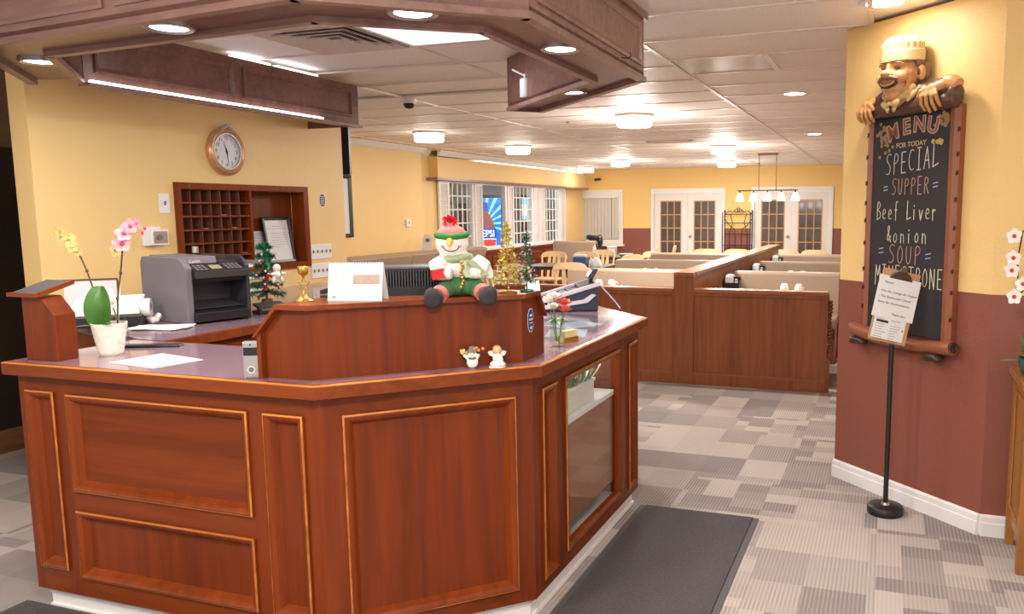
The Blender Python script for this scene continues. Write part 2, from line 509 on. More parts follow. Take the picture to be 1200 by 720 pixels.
# shutters, frames and muntins of the four openings
for i, (a, c) in enumerate(OP):
    fr = Frame((WX, a), (WX, c))        # n points to +x
    win = MB()
    fr.loop(win, 0, c-a, SZ0, SZ1, [(-.09, .0), (-.09, .03), (-.015, .040), (.022, .028), (.022, -.052)])
    wo = struct(win.build('window_%d' % (i+1), M['white']), ('white framed opening with louvred shutters at the near end', 'white framed opening with a lit soda machine behind', 'white framed opening before a cyan lit machine', 'white framed opening at the far end')[i])
    W = c-a
    if i != 1:
        nm = 4
        for k in range(1, nm+1):
            o = MB(); fr.box(o, W*k/(nm+1)-.011, W*k/(nm+1)+.011, SZ0+.022, SZ1-.022, -.012, .006); o.build('muntin', M['white'], wo)
        for k in range(1, 5):
            z = SZ0 + (SZ1-SZ0)*k/5
            o = MB(); fr.box(o, .022, W-.022, z-.011, z+.011, -.013, .005); o.build('muntin', M['white'], wo)
    g = MB(); fr.box(g, .022, W-.022, SZ0+.022, SZ1-.022, -.006, -.002); g.build('pane', M['glass'], wo)
# louvre shutters standing folded against the wall
for si, (a, c, sl) in enumerate(((11.70, 12.02, 1), (12.92, 13.20, 1), (14.24, 14.50, 0), (15.47, 15.74, 0), (15.76, 16.04, 0), (16.93, 17.20, 0))):
    fr = Frame((WX+.02, a), (WX+.02, c))
    r = thing('louvre_shutter', 'white louvred shutter panel, %s along the window wall' % ('nearest', 'second', 'third', 'fourth', 'fifth', 'farthest')[si], 'shutter', fr(0, SZ0-.05, 0), 0, 'white shutters on the window wall')
    fr = Frame((0, 0), (0, c-a)); h = SZ1-SZ0+.06; W = c-a
    o = MB(); fr.box(o, 0, .045, 0, h, .0, .035); fr.box(o, W-.045, W, 0, h, 0, .035); fr.box(o, .045, W-.045, 0, .06, 0, .035); fr.box(o, .045, W-.045, h-.06, h, 0, .035)
    o.build('shutter_frame', M['white'], r)
    n = 26
    lm = MB(); lm.ext([fr(.045, 0, .004), fr(.045, .006, .0), fr(.045, .046, .022), fr(.045, .040, .026)], (0, W-.09, 0))
    me = lm.mesh('slat', M['white'])
    for k in range(n):
        s = link('slat', me, r); s.location = (0, 0, .062 + (h-.17)*k/(n-1))

# wood wainscot below the openings
wain = thing('wainscot', 'brown panelled wainscot below the white shuttered openings', 'wainscot', (WX+.001, 11.0, 0))
fr = Frame((0, 0), (0, 7.5))
o = MB(); fr.box(o, 0, 7.5, 0, .80, 0, .02); o.build('backing', M['cherry'], wain)
o = MB(); fr.box(o, 0, 7.5, .80, .84, 0, .07); o.build('cap', M['edge_x'], wain)
for k in range(6):
    u = .15 + k*1.22
    o = MB(); fr.loop(o, u, u+1.08, .12, .72, [(0,.02),(0,.035),(.03,.04),(.05,.022)]); o.build('panel_moulding', M['edge'], wain)

# room beyond the openings
M['back_room'] = plain('pale_blue_room_paint', srgb(196,206,214), .6)
struct(MB().box(-10.6, -10.5, 8, 20, 0, CZ).build('wall_back_room', M['back_room']))
struct(MB().box(-10.6, -7.16, 19.4, 19.5, 0, CZ).build('wall_back_room_end', M['back_room']))

# far wall
FY = 18.5
fw = MB()
DO = [(-5.30, -3.545), (-2.945, -1.16)]     # french door openings
fw.box(-7.2, -7.10, FY, FY+.15, 0, CZ)
segs = [-7.2, DO[0][0], DO[0][1], DO[1][0], DO[1][1], 2.0]
for k in range(0, 6, 2): fw.box(segs[k], segs[k+1], FY, FY+.15, 0, CZ)
for a, c in DO: fw.box(a, c, FY, FY+.15, 2.01, CZ)
struct(fw.build('wall_far', M['far_paint']), 'far dining room wall, yellow over maroon')
struct(MB().box(1.4, 1.5, 4.6, FY, 0, CZ).build('wall_dining_right', M['far_paint']))

# blind window on the far wall
fr = Frame((-7.27, FY), (-6.0, FY))
o = MB(); fr.loop(o, 0, 1.27, .75, 2.04, [(0,0),(0,.035),(.03,.045),(.11,.03),(.11,.0)])
wn = struct(o.build('window_5', M['white']), 'white framed window with closed vertical blinds')
o = MB(); fr.box(o, -.04, 1.31, .70, .75, 0, .09); o.build('sill', M['white'], wn)
o = MB(); fr.box(o, .11, 1.16, 1.85, 1.93, 0, .05); o.build('head_rail', M['white'], wn)
M['blind'] = plain('blind_vinyl', srgb(214,212,206), .5, var=.02)
n = 12
for k in range(n):
    u = .12 + 1.03*k/n
    s = MB(); s.ext([fr(u, .87, .012), fr(u+.088, .87, .030), fr(u+.088, 1.85, .030), fr(u, 1.85, .012)], fr.n*.003)
    s.build('slat', M['blind'], wn)
o = MB(); fr.box(o, .985, .993, .87, 1.85, .033, .036); o.build('cord', M['grey_plastic'], wn)

# french doors
M['door_glass'] = plain('obscure_door_glass', srgb(92,84,82), .12, var=.3, nscale=8, coat=.4)
M['muntin'] = plain('tan_muntin', srgb(196,150,100), .4)
for di, (a, c) in enumerate(DO):
    fr = Frame((a, FY), (c, FY)); W = c-a
    o = MB(); fr.box(o, 0, .07, 0, 1.94, -.1, .03); fr.box(o, W-.07, W, 0, 1.94, -.1, .03); fr.box(o, 0, W, 1.94, 2.05, -.1, .03)
    struct(o.build('trim_%d' % (4+di), M['white']), 'white casing round the %s french doors' % ('left', 'right')[di])
    for li in range(2):
        u0 = .075 + li*(W-.15)/2; u1 = u0 + (W-.15)/2 - .004
        g0, g1, h0, h1 = u0+.155, u1-.155, .20, 1.76
        o = MB(); fr.box(o, u0, g0, .02, 1.935, -.05, -.01); fr.box(o, g1, u1, .02, 1.935, -.05, -.01)
        fr.box(o, g0, g1, .02, h0, -.05, -.01); fr.box(o, g0, g1, h1, 1.935, -.05, -.01)
        dr = struct(o.build('door_%d' % (2+di*2+li), M['white_door']), 'white french door leaf with fifteen small panes')
        pw, ph = (g1-g0)/3, (h1-h0)/5
        for px in range(3):
            for pz in range(5):
                p = MB(); fr.box(p, g0+px*pw+.012, g0+(px+1)*pw-.012, h0+pz*ph+.012, h0+(pz+1)*ph-.012, -.035, -.028); p.build('pane', M['door_glass'], dr)
        for px in range(4):
            p = MB(); fr.box(p, g0+px*pw-.012, g0+px*pw+.012, h0, h1, -.04, -.008); p.build('muntin', M['muntin'], dr)
        for pz in range(6):
            p = MB(); fr.box(p, g0, g1, h0+pz*ph-.012, h0+pz*ph+.012, -.04, -.009); p.build('muntin', M['muntin'], dr)
        uk = u1-.07 if li == 0 else u0+.07
        if (di, li) in ((0, 1), (1, 0)):
            p = MB().ell(fr(uk, .95, .03), .035, 10, 8); p.build('door_knob', M['steel'], dr, True)

# right-hand wall with its angled end
RW = [(-.25, 4.76), (.46, 4.08), (3.2, 4.05), (3.2, 5.4), (.55, 5.4)]
struct(MB().prism(RW, 0, CZ).build('wall_right', M['yellow_maroon']), 'textured wall, yellow over maroon, behind the menu board')
bb = MB()
def baseboard(p, q, h=.105, e0=0, e1=0):
    f = Frame(p, q)
    prof = [(0, 0), (0, .016), (h*.62, .016), (h*.66, .012), (h*.9, .012), (h, .004), (h, 0)]
    pts0 = [f(-e0*nn, z, nn) for z, nn in prof]; pts1 = [f(f.L+e1*nn, z, nn) for z, nn in prof]
    n = len(prof)
    bb.add(pts0+pts1, [(i, (i+1)%n, (i+1)%n+n, i+n) for i in range(n)] + [tuple(range(n-1,-1,-1)), tuple(range(n, 2*n))])
baseboard(RW[0], RW[1], e0=.3, e1=-.4); baseboard(RW[1], (3.2, 4.05), e0=-.4)
baseboard((.2, 5.1), RW[0], e1=.3)
struct(bb.build('baseboard_right', M['white']), 'white baseboard of the maroon wall')

# ceiling: slab, lay-in tiles, tee bars
ceil = struct(MB().box(-11, 3.2, -3.5, 20.5, CZ+.02, CZ+.1).build('ceiling', M['tile']), 'white suspended tile ceiling')
TX, TY = 1.28, .606
xs = [-1.40 + TX*k for k in range(-5, 4)]
tme = MB().box(-TX/2+.008, TX/2-.008, -TY/2+.008, TY/2-.008, .003, .02).mesh('ceiling_tile', M['tile'])
skip = []
for i in range(len(xs)-1):
    off = 4.29 if xs[i] < -1.5 else 4.66
    k0 = -4 if xs[i] > -3 else 3
    y = off + TY*k0
    while y < 18.6:
        cx, cy = (xs[i]+xs[i+1])/2, y+TY/2
        hid = (cx < -4.4 and cy < 5.6) or (cx > .5 and cy > 4.3) or cy < 2.0
        if not hid and not (abs(cx+2.06) < .1 and abs(cy-3.98) < .1) and not (abs(cx+3.34) < .1 and abs(cy-3.98) < .1) and not (abs(cx+.76) < .1 and abs(cy-5.57) < .1):
            o = link('ceiling_tile', tme, ceil); o.location = (cx, cy, CZ)
        y += TY
for i, x in enumerate(xs):
    y0 = 6.0 if x < -4.2 else (2 if x < .4 else -3)
    MB().box(x-.012, x+.012, y0, 18.5, CZ-.004, CZ+.012).build('tee_bar', M['tbar'], ceil)
for i in range(len(xs)-1):
    off = 4.29 if xs[i] < -1.5 else 4.66
    for k in range(-4, 25):
        y = off + TY*k
        if y > 18.4 or (xs[i] < -4.2 and y < 5.6) or (xs[i] > -.2 and y > 4.3): continue
        MB().box(xs[i]+.012, xs[i+1]-.012, y-.012, y+.012, CZ-.003, CZ+.012).build('cross_tee', M['tbar'], ceil)
# half tiles beside the square diffuser and the lit panel
MB().box(-3.96, -3.33, 3.70, 4.275, CZ+.003, CZ+.02).build('ceiling_tile', M['tile'], ceil)
MB().box(-2.10, -1.41, 3.70, 4.275, CZ+.003, CZ+.02).build('ceiling_tile', M['tile'], ceil)
MB().box(-.76, -.13, 5.28, 5.87, CZ+.003, CZ+.02).build('ceiling_tile', M['tile'], ceil)
for (a, y) in ((-3.325, 3.98), (-2.105, 3.98), (-.77, 5.57)):
    MB().box(a-.012, a+.012, y-.29, y+.29, CZ-.003, CZ+.012).build('cross_tee', M['tbar'], ceil)
# ================================================================== CANOPY OVER THE DESK
KZ = 2.19
OUT = [(-4.05, 2.96), (-3.42, 2.275), (-1.733, 2.10), (-1.165, 2.575), (-1.185, 4.0), (-2.17, 4.985)]
INN = [(-3.80, 3.045), (-3.285, 2.505), (-1.877, 2.385), (-1.425, 2.72), (-1.44, 3.93), (-2.34, 4.83)]
can = thing('desk_canopy', 'dark stained wooden canopy with recessed lights hanging over the reception desk', 'canopy')
n = len(OUT)
for i in range(n-1):
    o, p, q, r = OUT[i], OUT[i+1], INN[i+1], INN[i]
    seg = MB()
    a = Vector((*o, 0)); 
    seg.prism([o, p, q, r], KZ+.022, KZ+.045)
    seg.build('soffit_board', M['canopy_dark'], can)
    # outer fascia
    f = Frame(o, p)
    m = MB(); f.box(m, 0, f.L, KZ+.012, CZ, -.02, 0); m.build('fascia', M['canopy'], can)
    m = MB(); f.box(m, -.006, f.L+.006, KZ, KZ+.024, -.03, .012); m.build('bottom_rail', M['canopy'], can)
    np_ = max(1, int(round(f.L/1.0)))
    for k in range(np_):
        u0 = .06 + k*(f.L-.06)/np_; u1 = (k+1)*(f.L-.06)/np_
        if u1-u0 < .2: continue
        m = MB(); f.loop(m, u0, u1, KZ+.07, CZ-.06, [(0,0),(0,.010),(.012,.014),(.03,.004),(.032,0)]); m.build('panel_moulding', M['canopy'], can)
    m = MB(); f.box(m, -.006, f.L+.006, CZ-.035, CZ-.001, 0, .02); m.build('crown_strip', M['canopy'], can)
    # inner fascia
    f = Frame(q, r)
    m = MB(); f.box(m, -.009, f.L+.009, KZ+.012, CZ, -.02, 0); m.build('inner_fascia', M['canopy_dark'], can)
    m = MB(); f.box(m, -.013, f.L+.013, KZ+.0005, KZ+.0235, -.03, .008); m.build('bottom_rail', M['canopy'], can)
f = Frame(OUT[-1], INN[-1])
m = MB(); f.box(m, 0, f.L, KZ+.0, CZ, -.02, .004); m.build('end_board', M['canopy_dark'], can)
f = Frame(INN[0], OUT[0])
# recessed downlights in the canopy
for (x, y) in ((-3.48, 2.597), (-2.436, 2.30), (-1.515, 2.42), (-1.285, 3.146), (-1.687, 4.29)):
    r = MB().lathe([(.078, KZ+.006), (.084, KZ+.010), (.084, KZ+.022), (.06, KZ+.022), (.062, KZ+.012), (.078, KZ+.006)], 28, (x, y, 0), capb=False, capt=False).build('downlight_ring', M['steel'], can, True)
    MB().lathe([(.064, KZ+.013), (.064, KZ+.02)], 24, (x, y, 0)).build('downlight_lens', M['down'], r)
    lamp('AREA', (x, y, KZ-.004), P_DOWN, COOL, .12)
# small hook on the fascia
MB().tube([(-1.165, 3.58, KZ+.045), (-1.135, 3.58, KZ+.04), (-1.12, 3.58, KZ+.05), (-1.125, 3.58, KZ+.065)], .003, 6).build('hook', M['matte_black'], can, True)

# valance along the clock wall
VX = -3.80
val = thing('lit_valance', 'dark panelled wooden valance with a light strip above the wall clock', 'valance', (VX, 3.05, 0))
VL = 5.27-3.05
f = Frame((0, 0), (0, VL))
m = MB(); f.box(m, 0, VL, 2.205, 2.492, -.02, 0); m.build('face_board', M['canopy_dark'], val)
m = MB(); f.box(m, VL-.02, VL, 2.19, 2.492, -.45, -.02); m.build('end_board', M['canopy_dark'], val)
m = MB(); f.box(m, 0, VL, 2.180, 2.198, -.04, .035); m.build('bottom_rail', M['canopy'], val)
m = MB(); f.box(m, .02, VL*.80, 2.199, 2.212, .004, .030); m.build('light_strip', M['strip'], val)
for (a, c) in ((.06, .98), (1.06, VL-.08)):
    m = MB(); f.loop(m, a, c, 2.255, 2.445, [(0,0),(0,.012),(.01,.014),(.028,.004),(.03,0)]); m.build('panel_moulding', M['canopy_dark'], val)
m = MB(); f.box(m, 1.0, 1.32, 2.4925, 2.504, -.04, -.002); f.box(m, 1.38, 1.78, 2.4925, 2.504, -.04, -.002); m.build('upper_light_strip', M['strip'], val)

# security camera hanging inside the canopy
c = thing('security_camera', 'white bullet camera hung inside the canopy', 'camera', (-2.115, 4.60, 2.235))
MB().lathe([(.026, 0), (.031, .004), (.031, .105), (.026, .112)], 16).build('camera_body', M['white'], c, True)
MB().tube([(0, 0, .11), (0, 0, .135), (.03, .02, .15), (.055, .035, .16)], .008, 8).build('bracket', M['white'], c, True)
MB().tube([(0, 0, .13), (-.05, -.01, .155), (-.075, -.014, .168)], .006, 6).build('antenna', M['white'], c, True)
MB().tube([(.055, .035, .16), (.045, .04, .22), (.035, .045, .27), (.03, .05, .28)], .004, 6).build('cable', M['white'], c, True)

# ================================================================== RECEPTION DESK
T = 1.0
body = [(-3.12, 2.125), (-1.735, 2.125), (-1.21, 2.65), (-1.21, 3.975), (-1.80, 4.565)]
inner = [(-2.20, 4.165), (-1.78, 3.745), (-1.78, 2.79), (-1.97, 2.60), (-3.12, 2.60)]
desk = thing('reception_desk', 'reddish cherry wood reception desk with moulded panels and angled corner', 'desk')
def inset(poly, d):
    out = []; m = len(poly)
    for i in range(m):
        p0, p1, p2 = Vector(poly[i-1]), Vector(poly[i]), Vector(poly[(i+1)%m])
        a = (p1-p0).normalized(); b = (p2-p1).normalized()
        na, nb = Vector((-a.y, a.x)), Vector((-b.y, b.x))
        h = (na+nb); h = h/ max(.2, h.dot(na))
        out.append(tuple(p1+h*d))
    return out
full = body + inner
core = inset(full, .024)
# leave the display case hollow: carcass built in pieces
GY0, GY1 = 2.955, 3.66
m = MB()
m.prism([core[0], core[1], core[2], (core[2][0], GY0-.03), (core[7][0], GY0-.03), core[7], core[8], core[9]], .09, .949)
m.prism([(core[3][0], GY1+.03), core[3], core[4], core[5], core[6], (core[6][0], GY1+.03)], .09, .949)
m.box(core[6][0], -1.62, GY0-.03, GY1+.03, .09, .949)
m.box(-1.62, core[2][0], GY0-.03, GY1+.03, .09, .15)
m.build('carcass', M['cherry'], desk)
base = inset(full, .03)
mb = MB().prism(base, 0, .092); mb.build('toe_kick', M['white'], desk)
fb = MB()
for p, q in ((base[0], base[1]), (base[1], base[2]), (base[2], base[3])):
    f = Frame(p, q); f.box(fb, -.004, f.L+.004, .0, .016, 0, .008); f.box(fb, -.004, f.L+.004, .062, .07, 0, .006)
fb.build('toe_kick_moulding', M['white'], desk)

MOULD = [(-.004, .0), (-.004, .009), (.004, .013), (.012, .010), (.020, .004), (.030, -.012), (.034, -.018)]
def face(p, q, cols, ztop=.949, zbot=.09, matv='cherry'):
    """stiles, rails, panels and mouldings of one desk face; cols = [(u0,u1,[(z0,z1,kind),...])]"""
    f = Frame(p, q)
    us = 0.0
    for (u0, u1, rows) in cols:
        m = MB(); f.box(m, us, u0, zbot, ztop, -.024, 0); m.build('stile', M['cherry'], desk)
        zs = zbot
        for (z0, z1, kind) in rows:
            m = MB(); f.box(m, u0, u1, zs, z0, -.024, 0); m.build('rail', M['cherry_x'], desk)
            if kind != 'glass':
                m = MB(); f.box(m, u0, u1, z0, z1, -.026, -.018); m.build('panel', M['cherry_x'] if kind == 'h' else M['cherry'], desk)
            m = MB(); f.loop(m, u0, u1, z0, z1, MOULD if kind != 'glass' else MOULD[:5]+[(.022,-.02)]); m.build('panel_moulding', M['edge'], desk)
            m = MB(); f.loop(m, u0, u1, z0, z1, [(-.0046, .0092), (-.0036, .0108), (-.0005, .0122), (.0015, .0128)]); m.build('worn_ridge', M['worn'], desk)
            zs = z1
        m = MB(); f.box(m, u0, u1, zs, ztop, -.024, 0); m.build('rail', M['cherry_x'], desk)
        us = u1
    m = MB(); f.box(m, us, f.L, zbot, ztop, -.024, 0); m.build('stile', M['cherry'], desk)
    return f
A0 = body[0][0]
face(body[0], body[1], [(-3.075-A0, -2.935-A0, [(.19, .885, 'v')]),
                        (-2.865-A0, -2.03-A0, [(.17, .43, 'v'), (.515, .88, 'h')]),
                        (-1.955-A0, -1.80-A0, [(.17, .88, 'v')])])
face(body[1], body[2], [(.075, .745-.075+.0, [(.15, .88, 'v')])])
B0 = body[2][1]
face(body[2], body[3], [(2.725-B0, 2.86-B0, [(.14, .885, 'v')]),
                        (GY0-B0, GY1-B0, [(.16, .885, 'glass')]),
                        (3.80-B0, 3.93-B0, [(.14, .885, 'v')])])
face(body[3], body[4], [(.08, .75, [(.15, .88, 'v')])])
# display case in the right face
m = MB().box(-1.60, -1.232, GY0, GY1, .665, .685); m.build('display_shelf', M['white'], desk)
m = MB().box(-1.262, -1.236, GY0, GY1, .235, .672); m.build('display_backing', plain('brown_backing_board', srgb(150,88,56), .6, var=.1, nscale=20), desk)
m = MB().box(-1.60, -1.232, GY0, GY1, .151, .165); m.build('display_floor', M['white'], desk)
m = MB().box(-1.228, -1.224, GY0+.01, GY1-.01, .17, .875); m.build('display_glass', M['glass'], desk)
m = MB().box(-1.61, -1.60, GY0, GY1, .16, .95); m.build('display_rear', plain('case_rear_board', srgb(176,120,84), .6), desk)
m = MB().box(-1.30, -1.27, GY0+.05, GY1-.05, .930, .942); m.build('added_case_glow', M['strip'], desk)  # glowing strip added only to brighten the inside of the case
for k in range(3):
    lamp('POINT', (-1.36, GY0+.12+.23*k, .90), 1.1, COOL, .03)  # added fill lights in the case, without any fitting

# worktop
top = inset(full, -.048)
top[0] = (-3.135, 2.077); top[9] = (-3.135, 2.65)
wt = thing('worktop', 'mauve laminate worktop with worn wooden edge on the reception desk', 'worktop')
lam = inset(top, .022)
MB().prism(lam, T-.03, T).build('laminate_top', M['laminate'], wt)
e = MB()
k = len(top)
vs = []
for (ins, z) in ((.022, T), (.016, T+.0015), (.004, T-.001), (0, T-.006), (0, T-.046), (.006, T-.050), (.022, T-.050)):
    vs.append([(*p, z) for p in inset(top, ins)])
V_ = [p for ring in vs for p in ring]
e.add(V_, [(i*k+j, i*k+(j+1)%k, (i+1)*k+(j+1)%k, (i+1)*k+j) for i in range(len(vs)-1) for j in range(k)])
e.build('wooden_edge', M['edge_x'], wt)
e = MB(); vs = []
for (ins, z) in ((.0075, T+.0006), (.0036, T-.0004), (-.0004, T-.0052)):
    vs.append([(*p, z) for p in inset(top, ins)])
e.add([p for ring in vs for p in ring], [(i*k+j, i*k+(j+1)%k, (i+1)*k+(j+1)%k, (i+1)*k+j) for i in range(len(vs)-1) for j in range(k)])
e.build('worn_edge_line', M['worn'], wt)

# raised ledge standing on the worktop
led = thing('raised_ledge', 'raised cherry wood ledge with chamfered ends on the reception worktop', 'ledge', (0, 0, T))
L0, L1, L2, L3 = (-1.955, 2.145), (-1.775, 2.150), (-1.252, 2.660), (-1.252, 2.845)
dp = .27
I3, I2, I1, I0 = (-1.252-dp, 2.845), (-1.252-dp, 2.772), (-1.887, 2.415), (-1.955, 2.415)
hh = .235
f = Frame(L0, L1)
m = MB().ext([f(0,0,-.02), f(f.L,0,-.02), f(f.L,hh,-.02), f(.07,hh,-.02), f(0,hh-.08,-.02)], f.n*.02); m.build('front_board', M['cherry'], led)
f = Frame(L1, L2); m = MB(); f.box(m, 0, f.L, 0, hh, -.02, 0); m.build('front_board', M['cherry'], led)
f = Frame(L2, L3); m = MB().ext([f(0,0,-.02), f(f.L,0,-.02), f(f.L,hh-.09,-.02), f(f.L-.06,hh,-.02), f(0,hh,-.02)], f.n*.02); m.build('front_board', M['cherry'], led)
m = MB().prism([(-1.938, 2.17), (-1.785, 2.175), (-1.275, 2.672), (-1.275, 2.82), (I3[0]+.0, 2.82), I2, I1, (-1.938, 2.415)], 0, hh-.10); m.build('core', M['cherry'], led)
capo = [(-1.885, 2.118), (-1.765, 2.122), (-1.232, 2.652), (-1.232, 2.79)]
m = MB().prism(capo + [(I3[0], 2.79), I2, I1, (-1.885, 2.415)], hh, hh+.017); m.build('cap', M['edge_x'], led, bevel=.003)
# sloping cap strips over the chamfered ends
m = MB().ext([(-1.885, 2.118, hh+.017), (-1.885, 2.118, hh), (-1.972, 2.118, hh-.095), (-1.984, 2.118, hh-.095)], (0, .297, 0)); m.build('end_cap', M['edge_x'], led)
m = MB().box(-1.972, -1.955, 2.125, 2.415, 0, hh-.08); m.build('end_board', M['cherry'], led)
m = MB().ext([(-1.236, 2.79, hh+.015), (-1.236, 2.79, hh), (-1.236, 2.847, hh-.088), (-1.236, 2.858, hh-.088)], (-.286, 0, 0)); m.build('end_cap', M['edge_x'], led)
m = MB().box(-1.252-dp, -1.252, 2.846, 2.858, 0, hh-.09); m.build('end_board', M['cherry'], led)

# back counter along the clock wall
bc = thing('back_counter', 'low wooden counter with mauve top along the yellow clock wall', 'counter')
MB().prism([(-2.985,2.66),(-2.985,5.25),(-4.24,5.25),(-4.24,3.14),(-3.12,2.66)], 0, .95).build('body', M['cherry_y'], bc)
MB().prism([(-2.97,2.655),(-2.97,5.28),(-4.245,5.28),(-4.245,3.12),(-3.12,2.655)], .95, T-.001).build('laminate_top', M['laminate'], bc)
MB().box(-2.97, -2.945, 2.655, 5.28, .955, T).build('wooden_edge', M['edge_x'], bc, bevel=.004)
MB().box(-2.985, -2.965, 2.66, 5.25, .90, .925).build('rail', M['edge_x'], bc)
# ================================================================== DINING ROOM
# half wall with post in front of the booths
hw = thing('booth_partition', 'dark wooden half wall with lit cap in front of the booths', 'partition', (0, 6.97, 0))
f = Frame((-3.55, 0), (-.455, 0)); W = f.L
PU0, PU1 = 1.765, 1.945      # divider post
for a, c in ((0, PU0), (PU1, W)):
    m = MB(); f.box(m, a, c, .10, .83, -.07, 0); m.build('board', M['booth_wood'], hw)
    m = MB(); f.box(m, a, c, .83, .862, -.10, .03); m.build('cap', M['booth_cap'], hw, bevel=.004)
    m = MB(); f.box(m, a, c, .80, .83, 0, .018); m.build('cap_moulding', M['booth_wood'], hw)
    m = MB(); f.box(m, a, c, 0, .10, -.07, .014); m.build('base_board', M['booth_wood'], hw)
    m = MB(); f.box(m, a, c, .10, .115, 0, .010); m.build('base_moulding', M['booth_cap'], hw)
m = MB(); f.box(m, PU0, PU1, 0, .972, -.09, .012); m.build('post', M['booth_wood'], hw)
m = MB(); f.box(m, PU0-.0, PU1+.0, .973, 1.003, -.0935, .02); m.build('post_cap', M['cap_y'], hw)
m = MB(); f.box(m, W-.05, W, .10, .80, 0, .008); m.build('end_stile', M['booth_wood'], hw)
# carved scroll bracket on the aisle end
sc = MB()
for i in range(15):
    z = .78 - i*.03
    sc.ell((f(W,0,0)[0]+.018, .035, z), (.020+.006*math.sin(i*.9), .03, .017), 10, 6)
sc.ell((f(W,0,0)[0]+.02, .035, .32), (.03, .032, .04), 12, 8)
sc.build('carved_bracket', M['booth_wood'], hw, True)
m = MB().box(-.455, -.435, .0, .07, .0, .30); m.build('bracket_foot', M['booth_wood'], hw)

dv = thing('booth_divider', 'long wooden divider with pale cap running between the two booth rows', 'divider', (-1.69, 7.064, 0))
MB().box(-.065, .065, 0, 5.9, 0, .975).build('board', M['booth_wood'], dv)
MB().box(-.09, .09, .0, 5.92, .975, 1.003).build('cap', M['cap_y'], dv)

def bench(label, x0, x1, y, group, sides=(-1, 1), top=.885):
    r = thing('booth_bench', label, 'bench', ((x0+x1)/2, y, 0), 0, group)
    hwid = (x1-x0)/2
    MB().box(-hwid, hwid, -.07 if -1 in sides else -.02, .07 if 1 in sides else .02, 0, top-.05).build('frame', M['booth_wood'], r)
    for s in sides:
        MB().ext([(-hwid, s*.05, .42), (-hwid, s*.16, .42), (-hwid, s*.10, top-.02), (-hwid, s*.085, top), (-hwid, s*.045, top+.005), (-hwid, s*.0, top)], (2*hwid, 0, 0)).build('backrest', M['vinyl'], r, bevel=.006)
        MB().box(-hwid, hwid, min(s*.12, s*.56), max(s*.12, s*.56), .36, .46).build('seat', M['vinyl'], r, bevel=.02)
        MB().box(-hwid+.01, hwid-.01, min(s*.1, s*.50), max(s*.1, s*.50), 0, .36).build('seat_base', M['booth_wood'], r)
    return r
G = 'taupe vinyl booth benches'
rows = (8.8, 10.55, 12.3)
bench('taupe vinyl booth bench behind the half wall, on the aisle side', -1.56, -.46, 7.16, G, (1,), .82)
bench('taupe vinyl booth bench behind the half wall, left of the divider', -3.5, -1.80, 7.16, G, (1,), .82)
wn_ = ('nearest', 'middle', 'farthest')
for i, y in enumerate(rows):
    bench('taupe double booth bench right of the divider, %s row' % wn_[i], -1.56, -.46, y, G)
    bench('taupe double booth bench left of the divider, %s row' % wn_[i], -3.5, -1.80, y, G)

def booth_table(label, x0, x1, y):
    r = thing('booth_table', label, 'table', ((x0+x1)/2, y, 0), 0, 'dark booth tables')
    w2 = (x1-x0)/2
    MB().box(-w2, w2, -.33, .33, .72, .75).build('tabletop', M['dark_table'], r, bevel=.004)
    MB().lathe([(.035, .03), (.035, .72)], 12).build('pedestal', M['matte_black'], r, True)
    MB().lathe([(.24, 0), (.24, .015), (.05, .03)], 20).build('foot', M['matte_black'], r)
ty = (7.96, 9.68, 11.43)
for i, y in enumerate(ty):
    booth_table('dark booth table right of the divider, %s one' % wn_[i], -1.55, -.60, y)
    booth_table('dark booth table left of the divider, %s one' % wn_[i], -3.30, -1.82, y)

M['china'] = plain('white_china', srgb(240,236,230), .25, var=.01)
def cup(label, x, y, z, g='upturned white cups on the booth tables'):
    r = thing('coffee_cup', label, 'cup', (x, y, z), random.uniform(0, 6), g)
    MB().lathe([(.044, 0), (.046, .003), (.043, .035), (.032, .072), (.026, .08), (.022, .082), (.021, .076), (.0, .076)], 18, capt=False).build('bowl', M['china'], r, True)
    MB().tube([(.040, 0, .022), (.064, 0, .026), (.066, 0, .045), (.036, 0, .058)], .005, 6).build('handle', M['china'], r, True)
ws = ('nearest booth', 'middle booth', 'farthest booth')
for i, y in enumerate(ty):
    xr = (-.93, -1.06, -1.02)[i]
    cup('left of two upturned white cups, %s right of divider' % ws[i], xr-.01, y+.05, .751)
    cup('right of two upturned white cups, %s right of divider' % ws[i], xr+.13, y+.03, .751)
    xl = (-2.86, -2.86, -2.9)[i]
    cup('left of two upturned white cups, %s left of divider' % ws[i], xl, y+.02, .751)
    cup('right of two upturned white cups, %s left of divider' % ws[i], xl+.14, y+.03, .751)

M['jam'] = plain('jam_packets', srgb(190,120,60), .4)
def caddy(label, x, y, z, rz=0, g='black condiment caddies on booth tables'):
    r = thing('condiment_caddy', label, 'caddy', (x, y, z), rz, g)
    m = MB(); m.box(-.085, .085, -.05, .05, 0, .008); m.box(-.085, .085, -.05, -.044, .008, .075); m.box(-.085, .085, .044, .05, .008, .13); m.box(-.085, -.079, -.044, .044, .008, .10); m.box(.079, .085, -.044, .044, .008, .10)
    m.build('tray', M['black'], r)
    MB().box(-.06, .02, -.03, .03, .009, .135).build('napkin_stack', M['paper'], r, bevel=.006)
    s = MB().lathe([(.017, .009), (.019, .02), (.017, .09)], 12, (.05, -.015, 0)).build('shaker', M['china'], r, True)
    MB().lathe([(.018, .09), (.016, .108), (.004, .114)], 12, (.05, -.015, 0)).build('lid', M['steel'], s, True)
    MB().ell((-.01, -.0, .14), (.045, .03, .022), 10, 6).build('folded_cloth', M['paper'], r, True)
for i, y in enumerate(ty):
    caddy('black condiment caddy beside the divider, %s' % ws[i], -1.47, y+.10, .751)

